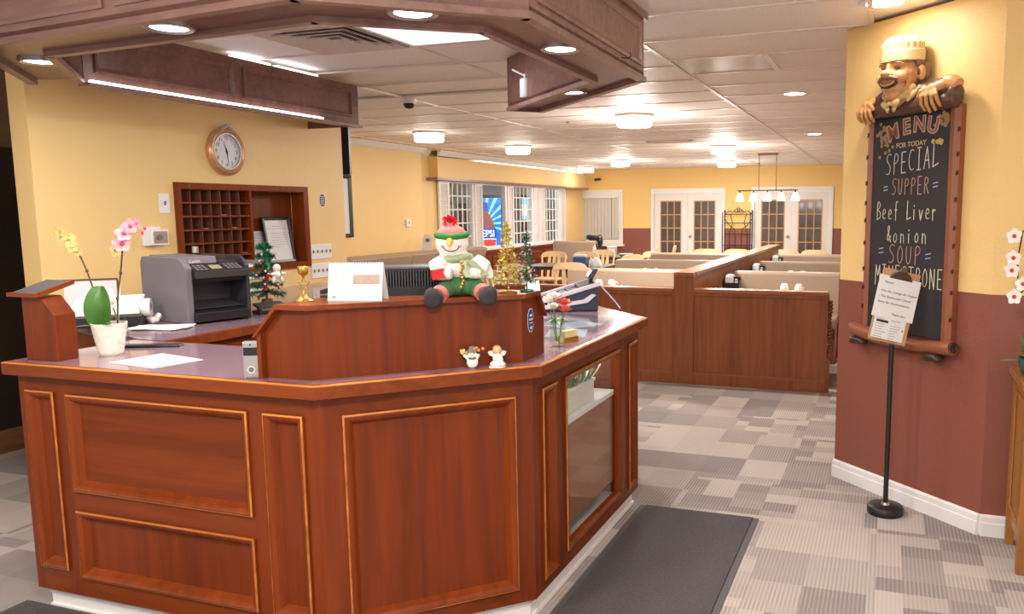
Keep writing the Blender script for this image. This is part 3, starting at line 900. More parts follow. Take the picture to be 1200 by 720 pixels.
# cream chairs
def chair_proto(label):
    r = thing('dining_chair', label, 'chair', (0, 0, 0), 0, 'cream wooden dining chairs')
    MB().prism([(-.21, -.2), (.21, -.2), (.23, .0), (.22, .21), (-.22, .21), (-.23, 0)], .43, .46).build('seat', M['cream_wood'], r, bevel=.008)
    for sx in (-1, 1):
        MB().tube([(sx*.19, .18, .43), (sx*.205, .21, .0)], [.02, .014], 8).build('leg', M['cream_wood'], r, True)
        MB().tube([(sx*.175, -.19, .43), (sx*.185, -.25, .0)], [.02, .014], 8).build('leg', M['cream_wood'], r, True)
        MB().tube([(sx*.195, -.18, .45), (sx*.20, -.215, .62), (sx*.215, -.255, .82)], [.018, .016, .016], 8).build('back_post', M['cream_wood'], r, True)
    pts = []; N = 14
    cr = MB()
    top = []; bot = []
    for i in range(N+1):
        t = -1 + 2*i/N; x = t*.235; y = -.262 - .028*(1-t*t)
        top.append((x, y, .80 + .085*(1-t**4)**.6 + .0)); bot.append((x, y, .775 + .022*(1-t*t)))
    for i in range(N):
        cr.ext([bot[i], bot[i+1], top[i+1], top[i]], (0, .022, 0))
    cr.build('crest_rail', M['cream_wood'], r)
    for x in (-.085, 0, .085):
        MB().ext([(x-.016, -.185, .455), (x+.016, -.185, .455), (x+.030, -.245, .66), (x+.020, -.28, .80), (x-.020, -.28, .80), (x-.030, -.245, .66)], (0, .012, 0)).build('back_splat', M['cream_wood'], r)
    MB().tube([(-.197, .195, .2), (.197, .195, .2)], .01, 6).build('stretcher', M['cream_wood'], r, True)
    MB().tube([(-.18, -.22, .22), (.18, -.22, .22)], .01, 6).build('stretcher', M['cream_wood'], r, True)
    return r
cp = chair_proto('cream wooden chair peeking out beside the plush snowman')
cp.location = (-4.2, 8.55, 0); cp.rotation_euler = (0, 0, math.radians(-20))
CH = [(-4.45, 9.65, -10, 'cream wooden chair just right of the green wire tree, left of a pair'),
      (-3.95, 10.05, 10, 'cream wooden chair facing the dark table, right of a pair near the card terminal'),
      (-5.25, 12.2, 180, 'cream wooden chair against the wainscot, leftmost behind the dark table'),
      (-4.68, 12.2, 180, 'cream wooden chair behind the dark table, left of the blue pouch'),
      (-4.62, 12.85, 180, 'cream wooden chair seen just behind the blue pouch'),
      (-3.90, 11.93, 60, 'cream wooden chair in front of the napkin dispenser, left of its pair'),
      (-3.92, 12.9, 70, 'cream wooden chair in front of the napkin dispenser, right of its pair'),
      (-4.25, 14.3, 100, 'cream wooden chair before the far maroon wall, left of its pair'),
      (-4.1, 15.0, 100, 'cream wooden chair before the far maroon wall, right of its pair'),
      (-2.98, 14.1, 0, 'cream wooden chair beyond the booths, leftmost of four in a row'),
      (-2.44, 14.1, 0, 'cream wooden chair beyond the booths, just left of the divider'),
      (-1.62, 14.1, 0, 'cream wooden chair beyond the booths, just right of the divider'),
      (-1.14, 14.1, 0, 'cream wooden chair beyond the booths, rightmost of four in a row')]
for (x, y, a, l) in CH: dup(cp, (x, y, 0), math.radians(a), l)

def table(label, x, y, w, d, rz=0):
    r = thing('dining_table', label, 'table', (x, y, 0), rz, 'dark dining tables')
    MB().box(-w/2, w/2, -d/2, d/2, .70, .75).build('tabletop', M['dark_table'], r, bevel=.004)
    MB().lathe([(.04, .03), (.04, .70)], 12).build('pedestal', M['matte_black'], r, True)
    MB().lathe([(.27, 0), (.27, .015), (.05, .03)], 20).build('foot', M['matte_black'], r)
table('dark table carrying the blue pouch', -4.45, 11.2, 1.25, .8)
table('dark table carrying the napkin dispenser, farther back', -4.75, 13.75, .9, .9)
table('dark table beyond the booths under the pendant bar', -2.1, 14.75, 1.9, .8)

# things on those tables
M['blue'] = plain('blue_plastic', srgb(52,84,140), .4)
bx = thing('blue_pouch', 'blue caddy full of white napkins on dark table', 'caddy', (-4.20, 10.95, .75))
MB().prism([(-.10,-.06),(.10,-.06),(.11,.06),(-.11,.06)], 0, .14).build('body', M['blue'], bx, bevel=.015)
MB().box(-.085, .085, -.045, .045, .14, .175).build('napkin_stack', M['paper'], bx, bevel=.012)
tag(MB().lathe([(.0,0),(.085,0),(.09,.01),(.06,.10),(.03,.13),(.0,.135)], 16, capb=False, capt=False).build('folded_napkin', M['paper'], None, True), 'white folded napkin standing right of the blue caddy', 'napkin', None, (-3.98, 11.0, .75))
nd_ = thing('napkin_dispenser', 'silver napkin dispenser with white front on far dark table', 'dispenser', (-4.62, 13.6, .75), .3)
MB().box(-.09, .09, -.06, .06, 0, .17).build('body', M['steel'], nd_, bevel=.01)
MB().box(-.06, .06, -.066, -.06, .03, .14).build('front', M['paper'], nd_)
tag(MB().lathe([(.03,0),(.034,.01),(.034,.14),(.018,.17),(.014,.2)], 14).build('sauce_bottle', M['china'], None, True), 'white bottle left of the silver napkin dispenser', 'bottle', None, (-4.95, 13.6, .75))
tag(MB().lathe([(.09,0),(.13,.03),(.135,.04),(.0,.042)], 20, capt=False).build('white_plate', M['china'], None, True), 'white bowl at the right end of the far dark table', 'bowl', None, (-4.40, 13.72, .75))

# tall booth with bag, long bench along the yellow wall
bench('single taupe bench below the blind window, black bag on it', -6.55, -5.62, 15.6, 'taupe benches at the far left', (-1,), .93)
bg = MB()
pts = []
b_ = blob('black_bag', [('e', (0,0,.05), (.17,.09,.06)), ('e', (.14,.0,-.02), (.06,.08,.14)), ('e', (-.08,0,.08), (.09,.07,.04))], M['black'], voxel=.02)
tag(b_, 'black bag slumped over the end of the taupe bench', 'bag', None, (-5.70, 15.62, .95))
lb = thing('wall_bench', 'long taupe vinyl bench along the yellow wall behind the snowman', 'bench', (-6.72, 7.2, 0))
segs_ = [(0, 1.3), (1.3, 2.7), (2.7, 4.1), (4.1, 4.95)]
for a, c in segs_:
    MB().ext([(0, a+.004, .42), (.42-.20, a+.004, .42), (.42-.02, a+.004, .94), (.36, a+.004, .965), (0, a+.004, .965)], (0, c-a-.008, 0)).build('backrest', M['vinyl'], lb, bevel=.012)
MB().box(.1, .82, 0, 4.95, .36, .46).build('seat', M['vinyl'], lb, bevel=.02)
MB().box(.0, .76, 0, 4.95, 0, .36).build('base', M['booth_wood'], lb)
mc = MB().ext([(-.09, 0, 0), (.09, 0, 0), (.06, .06, .24), (-.06, .06, .24)], (0, .004, 0)).build('menu_card', M['paper'])
tag(mc, 'white menu card standing on the bench ledge by the yellow corner', 'card', None, (-6.60, 10.72, .966), math.radians(15))
MB().box(-.03, .03, -.001, .0, .13, .18).build('printed_picture', M['print'], mc).location = (0, .032, 0)

# framed picture, dark panel, thermostat on the far left walls
pf = thing('framed_picture', 'dark framed picture on the yellow wall beyond the desk', 'picture', (-6.78, 8.35, 1.22))
f = Frame((0,0),(0,.80))
m = MB(); f.loop(m, 0, .8, 0, .82, [(0,0),(0,.03),(.02,.04),(.05,.02),(.05,.005)]); m.build('frame', M['darkgrey'], pf)
m = MB(); f.box(m, .05, .75, .05, .77, .001, .006); m.build('mat_board', M['paper'], pf)
m = MB(); f.box(m, .2, .6, .18, .66, .006, .008); m.build('print', M['print'], pf)
dp_ = MB().box(-.03, .03, -.012, .012, 0, 1.0).build('hanging_cable_cover', M['black']); 
tag(dp_, 'black vertical panel edge hanging below the end of the valance', 'panel', None, (-4.28, 5.72, 1.86))
dp_.scale = (1.9, 1, .655)
th = thing('thermostat', 'small white thermostat on the far yellow wall', 'thermostat', (-6.78, 10.43, 1.33))
MB().box(0, .028, 0, .11, 0, .11).build('body', M['white'], th, bevel=.006)
MB().lathe([(.014,0),(.014,.006)], 12, M=Matrix.Translation((.028,.055,.06)) @ Matrix.Rotation(PI/2, 4, 'Y')).build('dial', M['grey_plastic'], th)

# bakers rack between the french doors
rk = thing('bakers_rack', 'black wrought iron rack with scroll top between the french doors', 'rack', (-3.22, 18.15, 0))
for sx in (-1, 1):
    for y in (0, .25):
        MB().tube([(sx*.31, y, 0), (sx*.31, y, 1.50)], .012, 6).build('post', M['matte_black'], rk, True)
    MB().ell((sx*.31, .25, 1.52), .022, 8, 6).build('finial', M['matte_black'], rk, True)
    MB().tube([(sx*.31, .25, 1.35), (sx*.2, .25, 1.2), (sx*.09, .25, 1.12), (sx*.07, .25, .95)], .008, 6).build('scroll_bar', M['matte_black'], rk, True)
    MB().tube([(sx*.18, .25, 1.45), (sx*.13, .25, 1.25), (sx*.2, .25, 1.05), (sx*.2, .25, .6)], .008, 6).build('scroll_bar', M['matte_black'], rk, True)
for x in (-.07, .07):
    MB().tube([(x, .25, .96), (x, .25, .5)], .007, 6).build('bar', M['matte_black'], rk, True)
for z in (.35, .75, 1.0, 1.25, 1.45):
    MB().tube([(-.31, .25, z), (.31, .25, z)], .009, 6).build('cross_bar', M['matte_black'], rk, True)
for z in (.35, .75):
    m = MB()
    for k in range(6): m.box(-.31, .31, k*.05, k*.05+.012, z, z+.01)
    m.build('shelf', M['matte_black'], rk)
m = MB()
for s in (-1, 1):
    m.tube([(s*(.02+.09*t/10*math.cos(t*.62)), .25, 1.52+.05*t/10*math.sin(t*.62)+.02) for t in range(0, 11)], .008, 6)
    m.tube([(s*.31, .25, 1.45), (s*.22, .25, 1.53), (s*.12, .25, 1.50), (s*.06, .25, 1.56), (0, .25, 1.60)], .008, 6)
m.build('scroll_top', M['matte_black'], rk, True)

# pendant bar lamp
pl = thing('pendant_bar_lamp', 'bronze pendant bar with five white glass shades', 'lamp', (-2.02, 14.4, 0))
M['bronze'] = plain('dark_bronze', srgb(84,66,54), .4, .6)
MB().box(-.17, .17, -.04, .04, CZ-.03, CZ).build('canopy_plate', M['bronze'], pl)
for x in (-.15, .15):
    MB().tube([(x, 0, 1.89), (x, 0, CZ-.02)], .007, 6).build('rod', M['bronze'], pl, True)
MB().tube([(-.52, 0, 1.885), (.52, 0, 1.885)], .011, 8).build('bar', M['bronze'], pl, True)
M['shade'] = emis('glass_shade_glow', (1.0, .86, .68, 1), 3.2)
for k in range(5):
    x = -.48 + .24*k
    MB().tube([(x, 0, 1.885), (x, 0, 1.83)], .014, 8).build('socket', M['bronze'], pl, True)
    MB().lathe([(.035, 1.84), (.05, 1.80), (.07, 1.72), (.075, 1.70), (.07, 1.70), (.03, 1.83)], 14, (x, 0, 0), capb=False, capt=False).build('shade', M['shade'], pl, True)
    lamp('POINT', (-2.02+x, 14.4, 1.66), 2.5, WARM, .05)

# soda machines beyond the openings
M['panel_blue'] = emis('backlit_blue_panel', srgb(40,110,190), .9)
M['panel_cyan'] = emis('backlit_cyan_ray', srgb(120,215,240), 1.3)
M['panel_white'] = emis('backlit_white', srgb(240,246,250), 1.3)
M['panel_red'] = emis('backlit_red', srgb(196,52,52), .9)
M['panel_brown'] = emis('backlit_brown', srgb(128,70,56), .8)
M['panel_navy'] = emis('backlit_navy', srgb(30,66,150), .9)
vm = thing('soda_machine', 'backlit blue soda vending machine behind the second opening', 'vending machine', (-9.42, 17.0, 0), 0)
f = Frame((0, 0), (1, 0))     # lit face looks towards the dining room entrance
MB().box(.20, 1.10, .002, .8, 0, 1.93).build('cabinet', M['black'], vm)
m = MB(); f.box(m, .22, .95, .66, 1.86, 0, .01); m.build('lit_panel', M['panel_blue'], vm)
for k in range(11):
    a = math.radians(-14 + k*19); c0 = (.5, 1.25)
    m = MB(); p = []
    for da in (-.055, .055):
        ca, sa = math.cos(a+da), math.sin(a+da)
        L_ = min((.44/abs(ca)) if abs(ca) > .02 else 9, (.60/sa) if sa > .05 else 9)
        L_ = min(L_, .27/max(.02, -ca)) if ca < 0 else L_
        p.append((c0[0]+ca*L_, c0[1]+sa*L_))
    m.add([f(c0[0], c0[1], .012), f(p[0][0], p[0][1], .012), f(p[1][0], p[1][1], .012)], [(0, 1, 2)]); m.build('ray', M['panel_cyan'], vm)
def relief(name, pts, mat, n):
    return MB().ext([f(max(u, .24), z, .0125) for u, z in pts], Vector(f.n)*n).build(name, mat, vm)
relief('bottle_picture', [(.14,.68),(.80,.68),(.81,.95),(.80,1.15),(.74,1.33),(.64,1.48),(.58,1.56),(.36,1.56),(.30,1.48),(.25,1.33),(.24,1.15)], M['panel_brown'], .006)
relief('bottle_cap_picture', [(.34,1.56),(.62,1.56),(.60,1.76),(.36,1.76)], M['panel_navy'], .008)
relief('label_band', [(.13,.92),(.81,.92),(.81,1.17),(.13,1.17)], M['panel_navy'], .009)
relief('white_wave', [(.14,.68),(.80,.68),(.81,.92),(.13,.92)], M['panel_white'], .009)
relief('red_wave', [(.14,.76),(.30,.80),(.48,.76),(.66,.73),(.80,.77),(.81,.90),(.62,.91),(.40,.88),(.13,.91)], M['panel_red'], .012)
text_part('lettering', 'PEPSI', .22, M['panel_white'], f, .565, .965, .0222, vm, spacing=1.0, bold=.001, sx=.88)
m = MB(); f.box(m, .965, 1.09, .1, 1.88, 0, .012); m.build('coin_panel', M['darkgrey'], vm)
m = MB(); f.box(m, .22, .95, .05, .60, 0, .012); m.build('vend_door', M['darkgrey'], vm)
v2 = thing('cooler', 'tall cooler with a glowing cyan header behind the third opening', 'cooler', (-9.25, 18.5, 0))
MB().box(0, .85, .002, .75, 0, 1.95).build('cabinet', M['black'], v2)
MB().box(.03, .82, -.012, .001, 1.34, 1.86).build('lit_header', M['panel_cyan'], v2)
MB().box(.32, .74, -.016, -.012, 1.44, 1.72).build('lit_sign', M['panel_white'], v2)
MB().box(.06, .79, -.008, .001, .1, 1.28).build('door_glass', M['door_glass'], v2)
cl2 = thing('ring_clock', 'round grey ring on the back room wall seen through the nearest opening', 'ring', (-10.49, 18.05, 2.0))
MB().tube([(0, .30*math.cos(t*PI/12), .30*math.sin(t*PI/12)) for t in range(24)], .03, 6, closed=True).build('rim', M['grey_plastic'], cl2, True)
sh = thing('side_shelf', 'dark shelf rack in the back room behind the nearest opening', 'shelf', (-10.0, 17.6, 0))
for k in range(2): MB().box(k*.40, k*.40+.05, 0, .5, 0, 1.75).build('upright', M['black'], sh)
for z in (.6, 1.0, 1.25, 1.60): MB().box(0, .45, 0, .5, z, z+.05).build('board', M['black'], sh)
MB().box(.06, .39, .1, .4, 1.30, 1.55).build('cabinet_box', M['black'], sh)
fl = thing('flower_bunch', 'yellow green flowers in a pot on the sill behind the snowman', 'plant', (-7.6, 13.85, .0))
MB().lathe([(.10,.45),(.13,.75),(.12,.75)], 14).build('pot', M['china'], fl, True)
MB().lathe([(.03,0),(.03,.45)], 10).build('stand', M['matte_black'], fl, True)
M['limeflower'] = plain('lime_flower', srgb(206,200,70), .6)
m = MB()
for k in range(26): m.ell((random.gauss(0,.09), random.gauss(0,.13), .95+random.gauss(0,.08)), .045, 6, 4)
m.build('blossoms', M['limeflower'], fl, True)
lamp('POINT', (-8.9, 15.0, 2.1), 95, (.86, .93, 1.0), .3)
# ================================================================== CEILING FITTINGS
drum_names = [(-5.37, 8.85, 'near the left crown moulding, beside the camera dome'), (-5.27, 11.18, 'in front of the yellow bulkhead'), (-2.50, 8.10, 'largest and nearest, above the booths'),
              (-4.97, 15.17, 'above the far dark tables'), (-2.43, 12.43, 'right column, above its farther twin'), (-3.10, 16.3, 'right column, farthest one'), (-6.45, 17.2, 'half hidden at the end of the bulkhead'),
              (-2.6, .2, 'added unseen as front fill behind the viewer, left one'), (-.4, .6, 'added unseen as front fill behind the viewer, right one'), (2.0, 1.2, 'added unseen as front fill to the right of the viewer')]  # lobby lamps are unseen, added as fill for the desk front
for i, (x, y, l) in enumerate(drum_names):
    r = thing('drum_lamp', 'round glowing drum ceiling lamp %s' % l, 'lamp', (x, y, CZ), 0, 'drum ceiling lamps')
    MB().lathe([(.195, -.006), (.195, -.022), (.18, -.024), (.18, -.004)], 32).build('base_ring', M['tbar'], r, True)
    MB().lathe([(.178, -.024), (.180, -.10), (.165, -.118), (.0, -.124)], 32, capb=False, capt=False).build('diffuser', M['lamp'], r, True)
    MB().lathe([(.183, -.058), (.183, -.068)], 32, capb=False, capt=False).build('band', M['tbar'], r, True)
    pw_ = (.14, .35, 1.7, 1.2, 1.7, 1.2, .1, 1.0, 1.1, .2)[i]*P_DRUM
    lamp('AREA', (x, y, CZ-.13), pw_*.7, WARM, .34)
    lamp('POINT', (x, y, CZ-.22), pw_*.6, WARM, .18)
# recessed lamps in the tile ceiling
def recessed(x, y, label, lit):
    r = thing('recessed_lamp', label, 'lamp', (x, y, CZ))
    MB().lathe([(.085, -.002), (.12, -.006), (.125, -.002), (.125, .0)], 28, capb=False, capt=False).build('trim_ring', M['white'], r, True)
    MB().lathe([(.086, -.001), (.086, .002)], 24).build('lens', M['down'] if lit else M['china'], r)
    if lit: lamp('AREA', (x, y, CZ-.012), P_DOWN*lit, WARM, .14)
recessed(-.054, 4.20, 'lit recessed lamp in the ceiling above the menu board', .45)
recessed(-.79, 7.14, 'round white recessed fitting in the ceiling right of the booths', 3.0)
recessed(-.95, 11.0, 'small round recessed fitting farther along the right ceiling', 2.5)
# square air diffuser above the desk
ad_ = thing('air_diffuser', 'square stepped air diffuser in the ceiling inside the canopy', 'vent', (-3.01, 3.98, CZ))
for k in range(4):
    s0 = .30-.065*k; s1 = s0-.04
    m = MB(); v = []
    for s, z in ((s0, -.002-.0*k), (s0, -.010), (s1, .018), (s1, .022)):
        v += [(-s,-s,z),(s,-s,z),(s,s,z),(-s,s,z)]
    m.add(v, [(i*4+j, i*4+(j+1)%4, (i+1)*4+(j+1)%4, (i+1)*4+j) for i in range(3) for j in range(4)])
    m.build('ring', M['tbar'], ad_)
MB().box(-.30, .30, -.30, .30, .0195, .0198).build('backing', M['darkgrey'], ad_)
# lit panel
lp = thing('lit_ceiling_panel', 'bluish white lit panel in the ceiling inside the canopy', 'light panel', (-2.40, 3.98, CZ))
MB().box(-.28, .28, -.285, .285, .0, .012).build('lens', emis('cool_panel_glow', (.80,.88,1,1), 1.0), lp)
m = MB(); m.box(-.30, -.28, -.30, .30, -.003, .012); m.box(.28, .30, -.30, .30, -.003, .012); m.box(-.28, .28, -.30, -.285, -.003, .012); m.box(-.28, .28, .285, .30, -.003, .012)
m.build('frame', M['tbar'], lp)
lamp('AREA', (-2.40, 3.98, CZ-.01), 14, (.9,.95,1), .5)
# unlit plastic panel
up = thing('plastic_ceiling_panel', 'grey unlit prismatic panel in the ceiling near the menu board', 'light panel', (-1.085, 5.57, CZ))
MB().box(-.30, .30, -.285, .285, .0, .012).build('lens', plain('prismatic_plastic', srgb(176,164,158), .15, var=.08, nscale=5), up)
MB().box(.30, .335, -.29, .29, -.006, .01).build('frame_bar', M['white'], up)
# linear vents
for (x, y, l) in ((-3.05, 8.55, 'slotted ceiling vent beside the largest drum lamp'), (-2.95, 11.35, 'slotted ceiling vent farther along above the booths')):
    r = thing('slot_vent', l, 'vent', (x, y, CZ), 0, 'slotted ceiling vents')
    m = MB(); m.box(-.32, .32, -.14, -.11, -.012, .0); m.box(-.32, .32, .11, .14, -.012, .0); m.box(-.34, -.30, -.14, .14, -.012, 0); m.box(.30, .34, -.14, .14, -.012, 0); m.build('frame', M['tbar'], r)
    MB().box(-.30, .30, -.11, .11, -.002, .0).build('backing', M['darkgrey'], r)
    for k in range(5):
        yy = -.09+.045*k
        MB().ext([(-.30, yy, -.002), (-.30, yy+.006, -.002), (-.30, yy+.026, -.014), (-.30, yy+.02, -.014)], (.6, 0, 0)).build('slat', M['tbar'], r)
# dome camera
dc = thing('dome_camera', 'small dark dome camera on the ceiling left of the canopy end', 'camera', (-3.95, 6.20, CZ))
MB().lathe([(.065, 0), (.065, -.03), (.055, -.042)], 22).build('base', M['white'], dc, True)
MB().lathe([(.05, -.04), (.047, -.06), (.03, -.08), (.0, -.088)], 20, capb=False, capt=False).build('dome', M['black'], dc, True)
c2 = thing('wall_camera', 'tiny camera high on the far yellow wall', 'camera', (-6.55, 18.42, 2.30))
MB().box(-.02, .02, 0, .07, -.02, .02).build('bracket', M['muntin'], c2)
MB().tube([(-.0, 0, 0), (-.08, -.12, -.02)], .03, 10).build('camera_body', M['darkgrey'], c2, True)

# ================================================================== CLOCK WALL
f = Frame((-4.25, 3.07), (-4.25, 5.65))     # n -> +x ; u = y - 3.07
U = lambda y: y-3.07
kb = thing('key_cubby', 'built-in wooden key cubby with forty-two pigeonholes and an open niche', 'shelf', (0, 0, 0))
m = MB(); f.loop(m, U(3.955), U(5.185), 1.135, 1.745, [(0,.0),(0,.022),(.04,.022),(.045,.016),(.045,-.10)]); m.build('frame', M['edge'], kb)
m = MB(); f.box(m, U(3.995), U(5.145), 1.175, 1.705, -.122, -.110); m.build('back_board', M['cherry'], kb)
CY0, CY1 = 4.0, 4.585
m = MB(); f.box(m, U(4.585), U(4.605), 1.175, 1.705, -.11, .012); m.build('upright', M['edge'], kb)
for k in range(1, 7):
    z = 1.175 + .53*k/6 - .53/6*.0
    if k < 6:
        m = MB(); f.box(m, U(CY0), U(CY1), z-.006, z+.006, -.11, .008); m.build('shelf', M['edge_x'], kb)
M['cubby'] = wood('cubby_divider_wood', srgb(92,52,38), srgb(124,74,54), 'z')
for c in range(1, 7):
    y = CY0 + (CY1-CY0)*c/7
    for k in range(6):
        z0 = 1.175+.53*k/6+.006; z1 = 1.175+.53*(k+1)/6-.006
        m = MB(); f.box(m, U(y)-.0025, U(y)+.0025, z0, z1, -.11, -.002); m.build('divider', M['cubby'], kb)
# keys lying in some holes
kn = 0
for (c, k, l) in ((1,1,'second column, second row from below'), (3,1,'fourth column, second row from below'), (5,3,'sixth column, fourth row from below'), (2,3,'third column, fourth row from below'), (6,1,'last column, second row from below'), (4,4,'fifth column, fifth row from below')):
    y = CY0 + (CY1-CY0)*(c+.5)/7; z = 1.175+.53*k/6+.0065
    r = MB().tube([(0,-.02,.003),(0,.01,.003)], .003, 6).build('room_key', M['steel'])
    MB().lathe([(.010,0),(.010,.004)], 10, (0,.018,.001)).build('key_bow', M['steel'], r)
    tag(r, 'small silver key in the cubby, %s' % l, 'key', 'keys in the cubby', (-4.275, y, z))
# framed certificates leaning in the niche
def cert(label, y, w, h, x):
    r = thing('framed_certificate', label, 'picture frame', (x, y, 1.176))
    th_ = math.radians(9)
    g = Frame((0, 0), (0, w))
    def tilt(o):
        o.rotation_euler = (0, -th_, 0); return o
    m = MB(); g.loop(m, 0, w, 0, h, [(0,-.008),(0,.010),(.006,.013),(.022,.010),(.024,.002)]); fo = m.build('frame', M['black'], r); tilt(fo)
    m = MB(); g.box(m, .022, w-.022, .022, h-.022, -.006, .003); tilt(m.build('certificate', M['paper'], r))
    m = MB(); 
    for k in range(10):
        ww = (w-.09)*(.5 if k in (0, 9) else random.uniform(.75, 1))
        if k == 2: continue
        g.box(m, w/2-ww/2, w/2+ww/2, h-.07-.017*k, h-.068-.017*k, .003, .0035)
    tilt(m.build('printed_lines', M['print'], r))
cert('black framed certificate at the left, partly hidden by its neighbour', 4.625, .235, .345, -4.325)
cert('black framed certificate in front, right in the niche', 4.79, .285, .345, -4.285)

# wall clock
ck = thing('wall_clock', 'round wall clock with brass coloured rim and ornament on top', 'clock', (-4.25, 4.392, 1.962))
RX = Matrix.Rotation(PI/2, 4, 'Y')
M['clock_rim'] = plain('champagne_rim', srgb(206,160,118), .3, .45)
MB().lathe([(.158,.0),(.162,.012),(.158,.030),(.142,.044),(.128,.040),(.122,.030),(.120,.016)], 40, M=RX, capb=False, capt=False).build('rim', M['clock_rim'], ck, True)
MB().lathe([(.122,.030),(.122,.036),(.112,.036),(.112,.022)], 40, M=RX, capb=False, capt=False).build('inner_ring', M['steel'], ck, True)
MB().lathe([(.124,.0),(.124,.020)], 40, M=RX).build('dial', plain('clock_dial', srgb(214,220,224), .4, var=.02), ck)
g = Frame((0,-.5),(0,.5))
for h in range(1, 13):
    a = PI/2 - h*PI/6
    text_part('numeral', str(h), .034, M['ink'], g, .5+.088*math.cos(a), .088*math.sin(a)-.012, .0208, ck)
def hand(a, L, w):
    a = PI/2 - a; d = (math.cos(a), math.sin(a)); q = (-d[1]*w, d[0]*w)
    m = MB().ext([(.022, -d[0]*.02-q[0], -d[1]*.02-q[1]), (.022, -d[0]*.02+q[0], -d[1]*.02+q[1]), (.022, d[0]*L, d[1]*L)], (.0015, 0, 0)); m.build('hand', M['ink'], ck)
hand(math.radians(342), .068, .005); hand(math.radians(172), .095, .004)
MB().lathe([(.006,.02),(.006,.026)], 10, M=RX).build('hub', M['ink'], ck)
orn = MB()
for t in range(-4, 5):
    orn.ell((.035, t*.0105, .156+.010*math.cos(t*.7)), (.012,.011,.015), 8, 6)
for t in (-3, 0, 2): orn.tube([(.035, t*.012, .15), (.035, t*.014, .185)], .002, 5)
orn.build('ornament', M['steel'], ck, True)

# plates and controls
def plate(name, label, cat, y0, y1, z0, z1, toggles, mat='white', grp=None):
    r = thing(name, label, cat, (-4.25, (y0+y1)/2, (z0+z1)/2), 0, grp)
    hw_, hz = (y1-y0)/2, (z1-z0)/2
    MB().box(0, .007, -hw_, hw_, -hz, hz).build('plate', M[mat], r, bevel=.002)
    for k in range(toggles):
        y = -hw_ + (2*hw_)*(k+.5)/toggles
        MB().ext([(.007, y-.004, -.012), (.007, y+.004, -.012), (.007, y+.004, .010), (.007, y-.004, .010)], (.008, 0, .004)).build('toggle', M['grey_plastic'], r)
    return r
plate('light_switch', 'white switch plate on the yellow wall left of the key cubby', 'switch', 3.84, 3.915, 1.552, 1.672, 1)
plate('switch_bank', 'upper bank of white light switches right of the key cubby', 'switch', 5.205, 5.455, 1.185, 1.30, 5, grp='switch banks')
plate('switch_bank', 'lower bank of white light switches right of the key cubby', 'switch', 5.205, 5.455, 1.035, 1.15, 5, grp='switch banks')
tc_ = thing('wall_control', 'white and grey wall control left of the key cubby', 'thermostat', (-4.25, 3.70, 1.355))
MB().box(0, .02, 0, .12, .0, .115).build('back_plate', M['white'], tc_, bevel=.003)
MB().box(.02, .045, .035, .155, .002, .098).build('body', M['white'], tc_, bevel=.004)
MB().box(.045, .048, .045, .145, .014, .086).build('face', M['steel'], tc_)
MB().lathe([(.017,.048),(.017,.056)], 14, M=Matrix.Translation((0,.085,.05)) @ RX).build('knob', M['grey_plastic'], tc_)
M['sticker_white'] = plain('sticker_white', srgb(222,222,226), .4)
M['sticker_blue'] = plain('sticker_blue', srgb(40,66,140), .4)
M['sticker_dark'] = plain('sticker_dark', srgb(56,52,60), .5)
def octa(g, u, z, w, h, n0, n1, c=.3):
    pts = [(-w*.45, -h), (w*.45, -h), (w, -h*(1-c*1.6)), (w, h*(1-c*1.6)), (w*.45, h), (-w*.45, h), (-w, h*(1-c*1.6)), (-w, -h*(1-c*1.6))]
    return MB().ext([g(u+a, z+b, n0) for a, b in pts], g.n*(n1-n0))
s1 = thing('wall_sticker', 'small dark oval sticker on the yellow wall right of the key cubby', 'sticker', (-4.25, 5.375, 1.645))
g = Frame((0,0),(0,1))
octa(g, 0, 0, .036, .052, 0, .0015).build('backing', M['sticker_white'], s1)
octa(g, 0, 0, .031, .047, .0015, .002).build('print', M['sticker_dark'], s1)
m = MB()
for k in range(5): g.box(m, -.022, .022, -.03+k*.014, -.026+k*.014, .002, .0024)
m.build('printed_lines', M['sticker_white'], s1)
# ================================================================== FLOOR MATS
def mat_(label, x0, x1, y0, y1):
    r = thing('floor_mat', label, 'mat', ((x0+x1)/2, (y0+y1)/2, .001), 0, 'charcoal floor mats')
    a, c = (x1-x0)/2, (y1-y0)/2
    MB().box(-a, a, -c, c, 0, .004).build('rubber_border', M['mat_edge'], r)
    MB().box(-a+.03, a-.03, -c+.012, c-.008, .004, .010).build('pile', M['mat'], r)
mat_('charcoal mat on the carpet right of the reception desk', -1.185, -.565, 2.2, 3.945)
mat_('charcoal mat before the left front of the desk', -3.23, -1.95, 1.45, 2.15)

# ================================================================== THINGS ON THE DESK
CRZ = math.radians(19.2)
# left lectern-like stub
pd = thing('wooden_stub', 'short wooden stub with dark slanted top at the left end of the worktop', 'stand', (-3.09, 2.145, T))
M['slate'] = plain('dark_felt_top', srgb(70,64,66), .7)
MB().ext([(0,0,0), (.164,0,0), (.164,0,.175), (.098,0,.242), (0,0,.242)], (0,.085,0)).build('body', M['cherry'], pd, bevel=.003)
MB().box(-.035, .112, -.03, -.01, .243, .258).build('front_lip', M['edge_x'], pd)
MB().ext([(-.035,-.01,.243), (-.035,-.01,.256), (-.035,.13,.294), (-.035,.13,.281)], (.138,0,0)).build('slanted_board', M['slate'], pd)
MB().ext([(.103,-.01,.243), (.103,-.01,.260), (.103,.13,.298), (.103,.13,.281)], (.012,0,0)).build('side_lip', M['edge_x'], pd)

